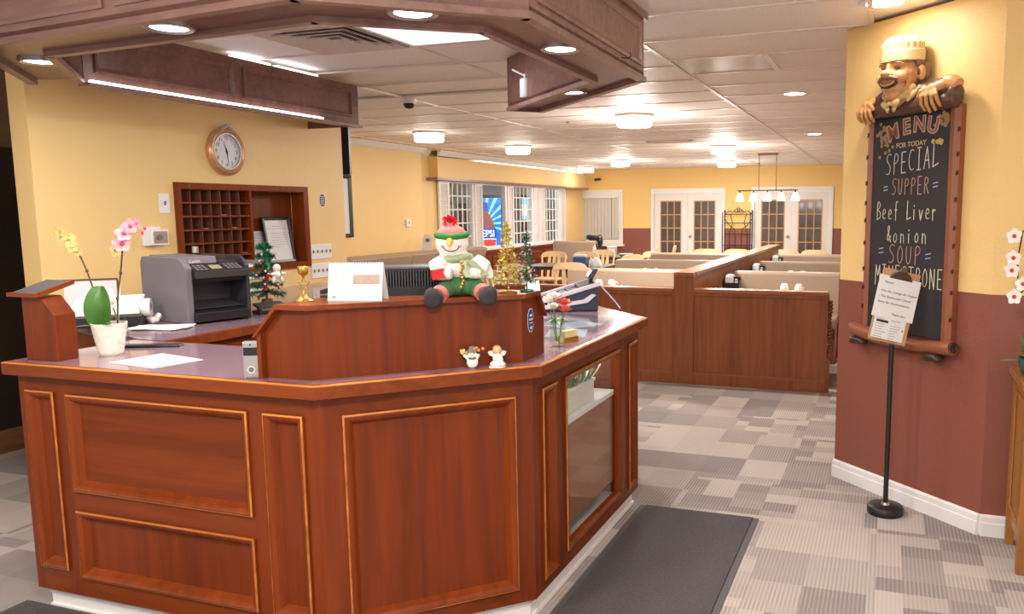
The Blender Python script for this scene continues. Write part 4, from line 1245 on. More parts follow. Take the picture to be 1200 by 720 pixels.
M['petal_pink'] = plain('pink_petal', srgb(226,166,176), .5, var=.2, nscale=60)
M['petal_deep'] = plain('magenta_petal', srgb(196,70,110), .5, var=.2, nscale=60)
M['petal_pale'] = plain('faded_cream_petal', srgb(214,190,120), .6, var=.15, nscale=60)
M['petal_white'] = plain('white_petal', srgb(240,232,224), .5, var=.03)
M['petal_red'] = plain('red_petal', srgb(196,60,50), .5)
M['stem'] = plain('brown_stem', srgb(92,60,40), .6, var=.2)
M['stem_green'] = plain('green_stem', srgb(110,128,60), .6)
def leaf_mat(name, a):
    m = plain(name, a, .35, var=.25, nscale=9); return m
M['leaf'] = leaf_mat('orchid_leaf', srgb(66,112,44))
def petal(mb, c, d, up, L, w, cup_=.25, n=5):
    """one curved petal from c along d"""
    c = Vector(c); d = Vector(d).normalized(); up = Vector(up).normalized(); s = d.cross(up).normalized(); up = s.cross(d)
    rows_ = []
    for i in range(n+1):
        t = i/n; ww = w*math.sin(PI*(.08+.88*t))**.8
        p = c + d*L*t + up*L*cup_*(t*t)
        rows_.append((p - s*ww, p + up*ww*.15 - s*0, p + s*ww))
    vs = [p for r_ in rows_ for p in r_]
    mb.add(vs, [(i*3+j, i*3+j+1, i*3+j+4, i*3+j+3) for i in range(n) for j in range(2)])
def blossom(parent, c, face_, r_, mp, mc_, k=5):
    c = Vector(c); n_ = Vector(face_).normalized(); a = n_.orthogonal().normalized(); b = n_.cross(a)
    m = MB()
    for i in range(k):
        t = 2*PI*i/k+.3
        petal(m, c, a*math.cos(t)+b*math.sin(t), n_, r_, r_*.48, .18)
    o = m.build('petals', mp, parent, True)
    MB().ell(c + n_*r_*.12, r_*.26, 8, 6).build('throat', mc_, o, True)
# pink orchid in white pot
oc = thing('potted_orchid', 'pink orchid in a white dimpled pot on the worktop', 'plant', (-2.875, 2.325, T), CRZ)
pot = MB()
prof = [(.040,0),(.043,.004)] + [(.043+.020*t/12+(.0012 if t%2 else 0), .004+.118*t/12) for t in range(1,13)] + [(.064,.126),(.058,.126),(.055,.105)]
pot.lathe(prof, 28, capt=False); pot.build('pot', plain('white_dimpled_ceramic', srgb(232,226,212), .35, bump=.5, bscale=60, var=.02), oc, True)
MB().lathe([(.057,.108),(.0,.112)], 20, capb=False, capt=False).build('soil', plain('bark_soil', srgb(84,66,48), .9, var=.4, nscale=80), oc)
# broad leaf
lf = MB(); rows_ = []
N = 14
for i in range(N+1):
    t = i/N; w_ = .052*math.sin(PI*min(1, .10+.84*t))**.55; z = .105+.165*t; x = -.022+.010*math.sin(t*2)-.004*t; y = -.012-.02*math.sin(t*PI)
    rows_.append([(x-w_, y-.012, z), (x-w_*.5, y-.002, z+.002), (x, y+.008, z), (x+w_*.5, y+.0, z+.002), (x+w_, y-.006, z)])
lf.add([p for r_ in rows_ for p in r_], [(i*5+j, i*5+j+1, i*5+j+6, i*5+j+5) for i in range(N) for j in range(4)])
lf.build('leaf', M['leaf'], oc, True)
m = MB(); petal(m, (.0,-.02,.11), (.35,-.5,.5), (0,-.2,1), .10, .016, -.5); m.build('leaf', M['leaf'], oc, True)
m = MB(); petal(m, (-.02,-.02,.11), (-.6,-.4,.35), (0,0,1), .09, .016, -.4); m.build('leaf', M['leaf'], oc, True)
s1p = [(-.03,.01,.11), (-.045,.01,.22), (-.075,.01,.33), (-.10,.01,.40), (-.125,.0,.45), (-.165,-.005,.475)]
s2p = [(.028,.01,.11), (.036,.01,.22), (.056,.01,.32), (.072,.01,.42), (.095,.0,.475), (.145,-.01,.51)]
MB().tube(s1p, [.0035]*4+[.002,.0015], 6).build('stem', M['stem'], oc, True)
MB().tube(s2p, [.0035]*4+[.002,.0015], 6).build('stem', M['stem'], oc, True)
MB().tube([(.026,.012,.10), (.05,.012,.28)], .002, 5).build('support_stake', M['china'], oc, True)
for (c, r_) in (((-.165,-.01,.475),.026), ((-.14,-.014,.468),.028), ((-.118,-.01,.455),.026), ((-.105,-.016,.425),.026), ((-.09,-.012,.408),.022)):
    blossom(oc, c, (random.uniform(-.3,.3), -1, random.uniform(-.1,.3)), r_, M['petal_pale'], M['petal_pale'])
for (c, r_) in (((.085,-.014,.435),.034), ((.098,-.018,.475),.032), ((.125,-.016,.502),.030), ((.062,-.014,.41),.028), ((.148,-.014,.512),.022)):
    blossom(oc, c, (random.uniform(-.2,.4), -1, random.uniform(-.1,.2)), r_, M['petal_pink'] if c[0] > .07 else M['petal_pale'], M['petal_deep'])
for c in ((.175,-.01,.495), (.165,-.012,.478)):
    MB().ell(c, (.006,.006,.010), 8, 6).build('bud', M['petal_deep'], oc, True)
for (p, k) in ((s1p, 2), (s1p, 1), (s2p, 2), (s2p, 1)):
    MB().ell(p[k], (.006,.006,.008), 8, 6).build('node', M['stem'], oc, True)

# small glass with white flower behind the stub
gv = thing('bud_vase', 'small glass vase with a white flower behind the wooden stub', 'vase', (-3.00, 2.47, T))
MB().lathe([(.03,0),(.034,.004),(.034,.10),(.030,.13),(.028,.13),(.031,.10),(.031,.008)], 18, capt=False).build('glass', M['glass'], gv, True)
MB().tube([(0,0,.02),(-.01,0,.13),(-.025,-.01,.20)], .003, 6).build('stem', M['stem_green'], gv, True)
blossom(gv, (-.03,-.012,.215), (.2,-1,.4), .032, M['petal_white'], M['petal_pink'], 6)
blossom(gv, (-.005,-.012,.185), (.4,-1,.2), .022, M['petal_white'], M['petal_pink'], 6)

# sheet on the worktop
sh_ = MB().ext([(-2.72,2.185,0), (-2.462,2.150,0), (-2.425,2.338,0), (-2.69,2.395,0)], (0,0,.0012)).build('printed_sheet', M['paper'])
tag(sh_, 'white printed sheet lying flat on the front worktop', 'paper', None, (0,0,T+.0005))
m = MB(); f = None
for k in range(3): m.box(-2.60, -2.52+.02*k, 2.262+.014*k, 2.266+.014*k, .0013, .0016)
m.build('printed_lines', M['print'], sh_)
bt = thing('black_tablet', 'thin black strip lying on the worktop behind the orchid', 'tray', (-2.86, 2.52, T), math.radians(25))
MB().box(-.13, .10, -.028, .028, 0, .010).build('body', M['black'], bt, bevel=.004)
MB().box(-.12, .09, -.02, .02, .010, .0115).build('face', M['darkgrey'], bt)
# white roll printer on black base, note board, loose papers
wp = thing('receipt_printer', 'white paper roll unit on a black base left of the printer', 'printer', (-3.60, 2.95, T), math.radians(38))
MB().box(-.16, .13, -.07, .08, 0, .055).build('base', M['black'], wp, bevel=.006)
MB().ext([(-.18,-.07,.057), (.12,-.07,.062), (.12,.09,.115), (-.18,.09,.110)], (0,0,.03)).build('tray', M['white'], wp, bevel=.004)
MB().lathe([(.02,-.02),(.045,-.02),(.045,.02),(.02,.02)], 24, M=Matrix.Translation((.14,.0,.085)) @ Matrix.Rotation(PI/2,4,'Y'), capb=False, capt=False).build('paper_roll', M['paper'], wp, True)
nb = thing('note_board', 'white note board with dark edge leaning on the yellow wall', 'board', (-3.98, 3.13, T), math.radians(45))
MB().box(-.12, .12, 0, .012, 0, .20).build('board', M['paper'], nb)
m = MB(); m.box(-.125, .125, -.003, .015, .20, .208); m.box(.12, .128, -.003, .015, 0, .2); m.build('edge', M['stem'], nb)
pp = thing('paper_pile', 'loose white papers lying in front of the grey printer', 'papers', (-3.30, 2.955, T), math.radians(20))
for k in range(4):
    o = MB().box(-.13, .13, -.07, .07, k*.0022, k*.0022+.002).build('sheet', M['paper'], pp); o.rotation_euler = (0,0,random.uniform(-.25,.25)); o.location = (random.uniform(-.02,.02), random.uniform(-.015,.015), 0)
tag(blob('crumpled_wrapper', [('e', (random.uniform(-.03,.03), random.uniform(-.02,.02), .015+random.random()*.03), (.018,.014,.018)) for _ in range(8)], M['paper'], voxel=.006, smooth_it=1), 'crumpled clear wrapper beside the loose papers', 'wrapper', None, (-3.50, 3.07, T))

# multifunction printer
pr = thing('printer', 'grey and black multifunction printer on the back counter', 'printer', (-3.427, 3.29, T), math.radians(74.6))
w_, d_, h_ = .17, .22, .33
prof = [(-d_,.0),(d_,.0),(d_,h_-.03),(d_-.02,h_),(-d_+.07,h_),(-d_+.03,h_-.02),(-d_,h_-.05)]
MB().ext([(-w_, y, z) for y, z in prof], (.035,0,0)).build('side_cover', M['grey_plastic'], pr, bevel=.006)
MB().ext([(w_-.02, y, z) for y, z in prof], (.02,0,0)).build('side_cover', M['darkgrey'], pr, bevel=.004)
MB().box(-w_+.035, w_-.02, -.06, d_-.01, .01, h_-.04).build('body', M['darkgrey'], pr)
MB().box(-w_+.035, w_-.02, -d_+.05, -.06, .0, .045).build('lower_front', M['black'], pr)
MB().ext([(-w_+.03,-d_-.03,.01), (-w_+.03,-d_-.03,.055), (-w_+.03,-d_+.06,.070), (-w_+.03,-d_+.06,.01)], (2*w_-.055,0,0)).build('paper_tray', M['black'], pr, bevel=.004)
MB().box(-w_+.045, w_-.03, -d_+.02, -d_+.06, .205, .24).build('front_lip', M['black'], pr)
MB().ext([(-w_+.035,-d_-.035,.225), (-w_+.035,-d_-.028,.262), (-w_+.035,-d_+.06,.298), (-w_+.035,-d_+.06,.235)], (2*w_-.055,0,0)).build('control_panel', M['black'], pr, bevel=.004)
MB().box(-w_+.035, w_-.02, -d_+.06, -d_+.07, .24, .30).build('panel_back', M['black'], pr)
MB().ext([(-w_+.035,-d_+.05,.296), (-w_+.035,-d_+.06,h_+.002), (-w_+.035,d_-.03,h_+.006), (-w_+.035,d_-.03,h_-.02)], (.16,0,0)).build('scanner_lid', M['grey_plastic'], pr, bevel=.004)
MB().box(w_-.14, w_-.03, -d_+.05, d_-.05, .292, .305).build('feeder', M['darkgrey'], pr)
gp = Frame((-w_+.035, -d_-.032), (w_-.02, -d_-.032))
def onpanel(name, u0, u1, v0, v1, mat, t=.0025):
    s = math.hypot(.088,.036); dy, dz = .088/s, .036/s
    p = lambda u, v: (u, -d_-.028+dy*v, .262+dz*v)
    nrm = Vector((0,-dz,dy))*t
    return MB().ext([p(u0,v0),p(u1,v0),p(u1,v1),p(u0,v1)], nrm).build(name, mat, pr)
M['lcd'] = plain('lcd_face', srgb(150,142,104), .3)
onpanel('screen', -.035, .02, .02, .065, M['lcd'])
for i in range(4):
    for j in range(3):
        onpanel('button', .045+.022*i, .058+.022*i, .015+.022*j, .029+.022*j, M['grey_plastic'])
for i in range(3):
    for j in range(3): onpanel('button', -.115+.022*i, -.102+.022*i, .015+.022*j, .029+.022*j, M['grey_plastic'])
fp = Frame((-w_-.004, -d_), (w_, -d_))
text_part('lettering', 'Canon', .022, M['petal_white'], Frame((-w_+.036, -d_+.049), (w_, -d_+.049)), .04, .303, .002, pr)
MB().ext([(-w_+.05,-d_+.02,.07), (w_-.04,-d_+.02,.07), (w_-.04,.0,.11), (-w_+.05,.0,.11)], (0,0,.004)).build('output_ramp', M['darkgrey'], pr)
tag(MB().lathe([(.016,0),(.016,.034)], 14).build('silver_tin', M['steel'], None, True), 'small silver tin standing on top of the printer', 'tin', None, (-3.55, 3.42, T+.337))
# tray stack
ts = thing('tray_stack', 'stack of pale letter trays with papers right of the printer', 'trays', (-3.83, 3.98, T), math.radians(74))
for k in range(3):
    z = .065+.075*k
    m = MB(); m.box(-.12, .12, -.16, .16, z, z+.006); m.box(-.12, -.114, -.16, .16, z, z+.04); m.box(.114, .12, -.16, .16, z, z+.04); m.build('letter_tray', M['steel'], ts)
    MB().box(-.10, .10, -.17, .14, z+.007, z+.018).build('paper_stack', M['paper'], ts)
for sx in (-1, 1):
    for sy in (-1, 1): MB().box(sx*.117-.004, sx*.117+.004, sy*.15-.004, sy*.15+.004, 0, .26).build('post', M['steel'], ts)
hp_ = thing('hole_punch', 'black hole punch on the back counter before the tray stack', 'hole punch', (-3.22, 3.58, T), math.radians(74))
MB().box(-.08, .08, -.04, .04, 0, .02).build('base', M['black'], hp_, bevel=.004)
MB().ext([(-.08,-.035,.03), (-.08,.03,.045), (-.08,.03,.06), (-.08,-.035,.045)], (.16,0,0)).build('lever', M['darkgrey'], hp_, bevel=.003)
MB().box(-.06, .06, -.025, .025, .02, .032).build('block', M['steel'], hp_)
tag(MB().box(-.12, .12, -.08, .08, 0, .006).build('white_envelope', M['paper']), 'white envelopes lying right of the hole punch', 'paper', None, (-3.10, 3.86, T), math.radians(70))
# tinsel tree
def needles(n, h, r0, z0, L, cols):
    ms = [MB() for _ in cols]
    for i in range(n):
        t = random.random()**.8; z = z0+(h-z0)*t; rr = r0*(1-t)*.95+.006; a = random.random()*2*PI
        q = random.random()**.4
        p = Vector((rr*q*math.cos(a), rr*q*math.sin(a), z)); d = Vector((math.cos(a+random.gauss(0,.5)), math.sin(a+random.gauss(0,.5)), random.gauss(-.1,.5))).normalized()*L
        s = d.orthogonal().normalized()*.0016
        m = ms[int(random.random()*len(cols)) % len(cols)] if random.random() < .35 else ms[0]
        m.add([p-s, p+s, p+d], [(0,1,2)])
    return ms
M['tinsel'] = plain('green_tinsel', srgb(30,110,70), .25, .3, var=.4, nscale=40)
M['tinsel_dark'] = plain('dark_green_tinsel', srgb(14,62,36), .35, .1, var=.3, nscale=40)
M['tinsel_white'] = plain('pale_tinsel', srgb(190,222,210), .2, .3)
M['red'] = plain('red_ribbon', srgb(190,36,40), .4, var=.15)
xt = thing('tinsel_tree', 'small green tinsel tree with red ribbon and white ornament behind the printer', 'tree', (-3.42, 3.79, T))
MB().lathe([(.035,0),(.03,.05)], 14).build('base', M['stem'], xt)
MB().tube([(0,0,.04),(0,0,.37)], [.008,.004], 6).build('trunk', M['stem'], xt)
for k in range(6):
    z0 = .05+.052*k; r0 = .115*(1-k/7.5)
    a0, = (k*1.1,)
    for j in range(5):
        a = a0+2*PI*j/5
        m = MB(); d = Vector((math.cos(a), math.sin(a), -.25))
        for q in range(100):
            t = random.random(); p = Vector((0,0,z0+.05))+d*r0*t
            e_ = Vector((random.gauss(0,1), random.gauss(0,1), random.gauss(0,1))).normalized()
            s = e_.orthogonal().normalized()*.0024
            m.add([p-s, p+s, p+e_*.030], [(0,1,2)])
        o = m.build('branch', M['tinsel'] if (j+k)%2 else M['tinsel_dark'], xt); o['kind'] = 'stuff'
m = MB()
for q in range(60):
    p = Vector((0,0,.34)); e_ = Vector((random.gauss(0,1), random.gauss(0,1), random.gauss(.5,1))).normalized(); s = e_.orthogonal().normalized()*.0018
    m.add([p-s, p+s, p+e_*.03], [(0,1,2)])
m.build('tip', M['tinsel'], xt)
for k in range(16):
    t = random.random(); a = random.uniform(-1.9,.6); rr = .10*(1-t)+.01
    MB().ell((rr*math.cos(a), rr*math.sin(a), .10+.25*t), .0075, 8, 6).build('bauble', M['tinsel_white'] if k%3 else M['red'], xt, True)
rb = MB().tube([(.05+.03*math.cos(t*.5), -.05-.02*math.cos(t*.5), .20-.014*t) for t in range(8)], .010, 6).build('ribbon', M['red'], xt, True)
M['plush_white'] = plain('white_plush', srgb(228,222,214), .9, bump=.3, bscale=200, var=.03)
blob('white_ornament', [('e',(.10,-.02,.235),(.024,.02,.024)), ('e',(.10,-.02,.195),(.022,.018,.024)), ('e',(.09,-.045,.20),(.012,.02,.010)), ('e',(.10,.03,.20),(.012,.02,.010)), ('e',(.09,-.04,.165),(.012,.012,.02)), ('e',(.095,.02,.165),(.012,.012,.02))], M['plush_white'], xt, voxel=.005)

# door bell unit
db = thing('video_doorbell', 'silver wireless door bell unit leaning by the ledge', 'doorbell', (-1.998, 2.128, T), math.radians(26))
MB().box(-.026, .026, -.012, .012, 0, .125).build('body', M['steel'], db, bevel=.006)
MB().box(-.0225, .0225, -.0135, -.012, .078, .105).build('dark_window', M['black'], db)
MB().tube([(.011*math.cos(t*PI/10), -.0135, .030+.011*math.sin(t*PI/10)) for t in range(20)], .0016, 6, closed=True).build('button_ring', M['petal_white'], db)
MB().lathe([(.0085,0),(.0085,.001)], 16, M=Matrix.Translation((0,-.0122,.03)) @ Matrix.Rotation(PI/2,4,'X')).build('button', M['grey_plastic'], db)
MB().lathe([(.003,0),(.003,.001)], 10, M=Matrix.Translation((0,-.0122,.114)) @ Matrix.Rotation(PI/2,4,'X')).build('lens', M['black'], db)

# gold star goblet
gb = thing('star_candle_holder', 'brass candle holder with open star stem on the ledge', 'candle holder', (-1.86, 2.235, T+.252), CRZ)
MB().lathe([(.032,0),(.032,.003),(.020,.008),(.008,.022),(.004,.035)], 20).build('foot', M['gold'], gb, True)
MB().tube([((.022 if i%2==0 else .010)*math.sin(i*PI/5), 0, .058+(.022 if i%2==0 else .010)*math.cos(i*PI/5)) for i in range(10)], .0028, 6, closed=True).build('star', M['gold'], gb)
MB().lathe([(.003,.078),(.006,.086),(.016,.094),(.018,.116),(.016,.118),(.013,.098)], 18, capt=False).build('cup', M['gold'], gb, True)

# desk calendar
dc_ = thing('desk_calendar', 'white spiral desk calendar with a landscape photo on the ledge', 'calendar', (-1.705, 2.315, T+.252), math.radians(17))
W_ = .093
MB().ext([(-W_,-.03,0), (-W_,.0,.128), (-W_,.0015,.128), (-W_,-.0285,0)], (2*W_,0,0)).build('front_page', M['paper'], dc_)
MB().ext([(-W_,.045,0), (-W_,.003,.128), (-W_,.005,.128), (-W_,.047,0)], (2*W_,0,0)).build('back_card', M['paper'], dc_)
for k in range(20):
    x = -W_+.008+k*(2*W_-.016)/19
    MB().tube([(x, .0005+.005*math.cos(t*PI/4), .127+.005*math.sin(t*PI/4)) for t in range(8)], .0009, 4, closed=True).build('spiral_ring', M['grey_plastic'], dc_)
def onpage(name, x0, x1, z0, z1, mat, t=.0006):
    p = lambda x, z: (x, -.03+.03*z/.128-.0002, z)
    return MB().ext([p(x0,z0),p(x1,z0),p(x1,z1),p(x0,z1)], (0,-t,0)).build(name, mat, dc_)
M['photo_field'] = plain('photo_field', srgb(170,150,140), .6, var=.3, nscale=40)
M['photo_sky'] = plain('photo_sky', srgb(206,212,222), .6, var=.05)
onpage('photo_sky', -.008, .083, .088, .106, M['photo_sky']); onpage('photo_field', -.008, .083, .056, .088, M['photo_field'])
M['faint'] = plain('faint_print', srgb(172,168,168), .7)
for k in range(7): onpage('grid_line', -.085, -.018, .048+.009*k, .0485+.009*k, M['faint'])
for k in range(7): onpage('grid_line', -.085+.0111*k, -.0845+.0111*k, .048, .108, M['faint'])
onpage('note_line', -.085, .083, .022, .0225, M['faint']); onpage('note_line', -.085, .083, .040, .0405, M['faint']); onpage('corner_box', -.078, -.064, .008, .018, M['faint'])

# black slotted tray
bk = thing('slotted_tray', 'black slotted plastic tray behind the calendar', 'tray', (-1.672, 2.54, T+.252), math.radians(34))
m = MB(); m.box(-.15, .15, -.075, .075, 0, .006); m.box(-.15, .15, .069, .075, .006, .10); m.box(-.15, -.144, -.069, .069, .006, .10); m.box(.144, .15, -.069, .069, .006, .10); m.box(-.15, .15, -.075, -.07, .006, .03); m.box(-.15, .15, -.075, -.07, .088, .10)
m.build('tray_body', M['black'], bk)
MB().ext([(-.15,-.078,.098), (-.15,-.07,.103), (-.15,.075,.103), (-.15,.075,.098)], (.3,0,0)).build('rim', M['darkgrey'], bk)
m = MB()
for k in range(30): m.box(-.145+.01*k, -.145+.01*k+.005, -.075, -.071, .03, .088)
m.build('slotted_front', M['darkgrey'], bk)
stp = thing('stapler', 'black stapler lying on the ledge left of the calendar', 'stapler', (-1.845, 2.365, T+.252), math.radians(5))
MB().box(-.045, .045, -.012, .012, 0, .008).build('base', M['black'], stp, bevel=.003)
MB().ext([(-.045,-.01,.010), (.05,-.01,.022), (.05,-.01,.038), (.01,-.01,.040), (-.045,-.01,.026)], (0,.02,0)).build('arm', M['black'], stp, bevel=.003)

# plush snowman
sn = thing('plush_snowman', 'plush snowman in green hat, scarf and green trousers sitting on the ledge', 'soft toy', (-1.430, 2.545, T+.252), math.radians(27))
M['plush_green'] = plain('green_plush', srgb(66,112,70), .9, bump=.3, bscale=200)
M['hat_green'] = plain('bright_green_knit', srgb(44,112,50), .9, bump=.5, bscale=180, var=.25, nscale=90)
M['boot'] = plain('charcoal_felt', srgb(52,48,52), .95, bump=.3, bscale=200)
M['carrot'] = plain('orange_felt', srgb(224,146,44), .8)
M['red_white'] = plain('red_white_plaid', srgb(204,110,104), .9, var=.6, nscale=70)
M['plaid'] = plain('green_white_plaid', srgb(150,160,126), .9, var=.5, nscale=55)
M['red_felt'] = plain('red_felt', srgb(196,44,40), .9)
blob('body', [('e',(0,.01,.095),(.062,.052,.055)), ('e',(-.032,.0,.188),(.058,.052,.053)), ('e',(-.012,.0,.14),(.04,.036,.03)),
     ('c',[(-.05,.0,.128),(-.088,-.015,.108),(-.075,-.05,.085),(-.030,-.062,.083)],[.026,.030,.028,.022]),
     ('c',[(.045,.0,.128),(.080,-.005,.105),(.07,-.04,.085),(.028,-.058,.083)],[.026,.028,.026,.020])], M['plush_white'], sn, voxel=.006)
blob('trousers', [('e',(0,.01,.040),(.074,.062,.046)), ('c',[(-.04,-.01,.035),(-.066,-.062,.022)],[.036,.030]), ('c',[(.04,-.01,.035),(.068,-.062,.022)],[.036,.030])], M['plush_green'], sn, voxel=.006)
for sx, dz in ((-1, 0), (1, .004)):
    MB().tube([(sx*.070,-.072,.018+dz),(sx*.078,-.090,.010+dz)], [.031,.030], 16).build('striped_cuff', M['red_white'], sn, True)
    blob('boot', [('e',(sx*.088,-.105,.004+dz),(.030,.030,.026)), ('e',(sx*.098,-.118,.010+dz),(.028,.024,.033)), ('e',(sx*.094,-.110,-.010+dz),(.030,.028,.022))], M['boot'], sn, voxel=.006)
hb = blob('hat_brim', [('c',[(-.032+.051*math.cos(t*PI/10), .004+.046*math.sin(t*PI/10), .213+.004*math.cos(t*PI/5)) for t in range(21)],[.0125]*21)], M['hat_green'], sn, voxel=.005, smooth_it=2)
blob('hat_crown', [('e',(-.032,.005,.222),(.052,.046,.030)), ('e',(-.036,.0,.250),(.022,.02,.016))], M['red_white'], sn, voxel=.005)
m = MB()
for q in range(34):
    e_ = Vector((random.gauss(0,1), random.gauss(0,.8), random.gauss(.6,.8))).normalized()
    petal(m, (-.036,0,.258), e_, (0,-1,.3), .030, .007, .2, 3)
m.build('pompom', M['red'], sn)
MB().lathe([(.012,0),(.010,.012),(.003,.038),(.0,.042)], 12, M=Matrix.Translation((-.036,-.046,.198)) @ Matrix.Rotation(PI*.66,4,'X'), capt=False).build('carrot_nose', M['carrot'], sn, True)
def arc3(pts, r): return MB().tube(pts, r, 5)
hd = lambda x, z: -.0 - .0505*math.sqrt(max(.02, 1-((x+.032)/.0585)**2-((z-.188)/.0535)**2)) - .003
arc3([(x, hd(x, z), z) for x, z in [(-.032+.027*math.cos(PI+t*PI/10), .178+.018*math.sin(PI+t*PI/10)) for t in range(11)]], .0014).build('smile', M['ink'], sn)
M['blush'] = plain('pink_blush', srgb(226,140,130), .9)
for sx in (-1, 1):
    x = -.032+sx*.030; MB().ell((x, hd(x,.178)+.001, .178), (.006,.002,.005), 8, 6).build('cheek', M['blush'], sn, True)
    x = -.032+sx*.017; MB().ell((x, hd(x,.206)+.001, .206), (.004,.0025,.005), 8, 6).build('eye', M['ink'], sn, True)
MB().tube([(-.012+.044*math.cos(t*PI/8), .0+.038*math.sin(t*PI/8), .136+.004*math.sin(t)) for t in range(16)], .013, 8, closed=True).build('scarf', M['plaid'], sn, True)
m = MB()
for k, (x0_, z0_, x1_, z1_) in enumerate(((.01,.128,.03,.07), (.03,.13,.085,.075))):
    m.ext([(x0_-.016,-.045-.01*k,z0_), (x0_+.016,-.045-.01*k,z0_), (x1_+.016,-.068+.01*k,z1_), (x1_-.016,-.068+.01*k,z1_)], (0,-.006,0))
m.build('scarf_tail', M['plaid'], sn, bevel=.002)
MB().tube([(-.076,-.052,.100),(-.070,-.055,.066)], .0295, 14).build('red_cuff', M['red_felt'], sn, True)
m = MB()
for t in range(9): m.ell((.004+.004*math.sin(t*1.3), -.078-.002*math.cos(t), .125-.011*t), .006, 8, 6)
m.build('gold_beads', M['gold'], sn, True)
m = MB(); petal(m, (.05,.0,.125), (.75,-.1,-.85), (.3,-1,.2), .085, .028, .1); petal(m, (.045,-.01,.125), (.5,-.3,-.9), (.3,-1,.2), .075, .024, .1); m.build('fleece_fringe', M['plush_white'], sn, True)

# two wire trees
def wire_tree(name, label, loc, h, r0, mw, ml, turns, nleaf, seed):
    random.seed(seed)
    r = thing(name, label, 'ornament', loc)
    MB().tube([(r0*.8*math.cos(t*PI/12), r0*.8*math.sin(t*PI/12), .003) for t in range(24)], .003, 6, closed=True).build('base_ring', mw, r, True)
    MB().tube([(0,0,.003),(0,0,h)], [.003,.0015], 6).build('stem', mw, r, True)
    MB().tube([(-r0*.8,0,.003),(r0*.8,0,.003)], .002, 5).build('base_bar', mw, r)
    N_ = turns*16
    MB().tube([((r0*(1-t/N_)+.004)*math.cos(t*PI/8), (r0*(1-t/N_)+.004)*math.sin(t*PI/8), .03+(h-.03)*t/N_) for t in range(N_+1)], .0016, 5).build('spiral', mw, r, True)
    m = MB()
    for q in range(nleaf):
        t = random.random()**1.2; a = random.random()*2*PI; rr = (r0*(1-t)+.004)*random.uniform(.7,1.1); z = .03+(h-.03)*t+random.gauss(0,.004)
        p = Vector((rr*math.cos(a), rr*math.sin(a), z)); d = Vector((math.cos(a+random.gauss(0,.7)), math.sin(a+random.gauss(0,.7)), random.gauss(.1,.5))).normalized()
        petal(m, p, d, (0,0,1), .015, .004, .1, 2)
    o = m.build('leaves', ml, r); o['kind'] = 'stuff'
    m = MB()
    for q in range(30):
        t = random.random(); a = random.random()*2*PI; rr = (r0*(1-t)+.006)
        m.ell((rr*math.cos(a), rr*math.sin(a), .04+(h-.04)*t), .0032, 6, 4)
    o = m.build('beads', M['gold'] if seed == 3 else M['steel'], r, True); o['kind'] = 'stuff'
M['olive_gold'] = plain('olive_gold_leaf', srgb(186,176,84), .4, .3, var=.3, nscale=60)
M['deep_green'] = plain('deep_green_leaf', srgb(44,96,74), .45, .2, var=.35, nscale=60)
wire_tree('wire_tree', 'gold green wire tree ornament standing right of the snowman', (-1.312, 2.672, T+.252), .255, .042, M['gold'], M['olive_gold'], 8, 420, 3)
wire_tree('wire_tree', 'dark green wire tree ornament at the right end of the ledge', (-1.272, 2.752, T+.252), .225, .030, M['deep_green'], M['deep_green'], 7, 330, 4)
random.seed(11)

# sticker on the ledge front (right facet)
s2 = thing('ledge_sticker', 'blue and white badge shaped sticker on the right of the ledge front', 'sticker', (0, 0, 0))
g = Frame(L2, L3)
octa(g, .075, T+.145, .026, .044, .0005, .0015).build('backing', M['sticker_white'], s2)
octa(g, .075, T+.145, .0235, .041, .0015, .002).build('blue_field', M['sticker_blue'], s2)
m = MB(); g.box(m, .0515, .0985, T+.132, T+.156, .002, .0025); m.build('dark_band', M['sticker_dark'], s2)
m = MB()
for (u0_, u1_, z0_, z1_) in ((.064,.086,.160,.168),(.058,.062,.146,.152),(.064,.069,.145,.153),(.071,.075,.146,.153),(.077,.083,.145,.152),(.085,.091,.146,.153),(.062,.088,.134,.1365),(.066,.084,.112,.122)):
    g.box(m, u0_, u1_, T+z0_, T+z1_, .0026, .0029)
m.build('worn_print', M['sticker_white'], s2)
m = MB(); g.box(m, .058, .092, T+.136, T+.1375, .0025, .0028); m.build('printed_line', M['sticker_white'], s2)

# two figurines
f1 = thing('snowman_figurine', 'tiny ceramic snowman figurine on the worktop before the ledge', 'figurine', (-1.372, 2.500, T), math.radians(28))
blob('body', [('e',(0,0,.020),(.021,.019,.021)), ('e',(0,-.001,.050),(.016,.015,.016)), ('c',[(-.014,0,.034),(-.030,-.004,.05)],[.007,.006]), ('c',[(.014,0,.034),(.024,-.004,.05)],[.007,.006])], M['china'], f1, voxel=.003)
MB().lathe([(.020,.060),(.020,.063),(.012,.064),(.011,.078),(.0,.079)], 16, capt=False).build('hat', plain('grey_glaze', srgb(128,120,112), .4), f1, True)
m = MB()
for q in range(10): m.ell((-.030+random.gauss(0,.006), -.004+random.gauss(0,.004), .056+random.gauss(0,.008)), .0055, 6, 5)
m.build('posy', M['petal_pale'], f1, True)
m = MB()
for q in range(6): m.ell((.018+random.gauss(0,.006), -.006, .070+random.gauss(0,.004)), .006, 6, 5)
m.build('rose', plain('coral_glaze', srgb(220,130,96), .4), f1, True)
MB().tube([(-.012,-.010,.038),(0,-.017,.036),(.012,-.010,.038)], .004, 6).build('scarf', plain('teal_glaze', srgb(96,104,96), .4), f1, True)
MB().lathe([(.003,0),(.0,.010)], 8, M=Matrix.Translation((0,-.014,.05)) @ Matrix.Rotation(PI*.55,4,'X'), capt=False).build('nose', M['carrot'], f1)
for sx in (-1,1): MB().ell((sx*.006,-.0145,.055), .002, 6, 5).build('eye', M['ink'], f1)
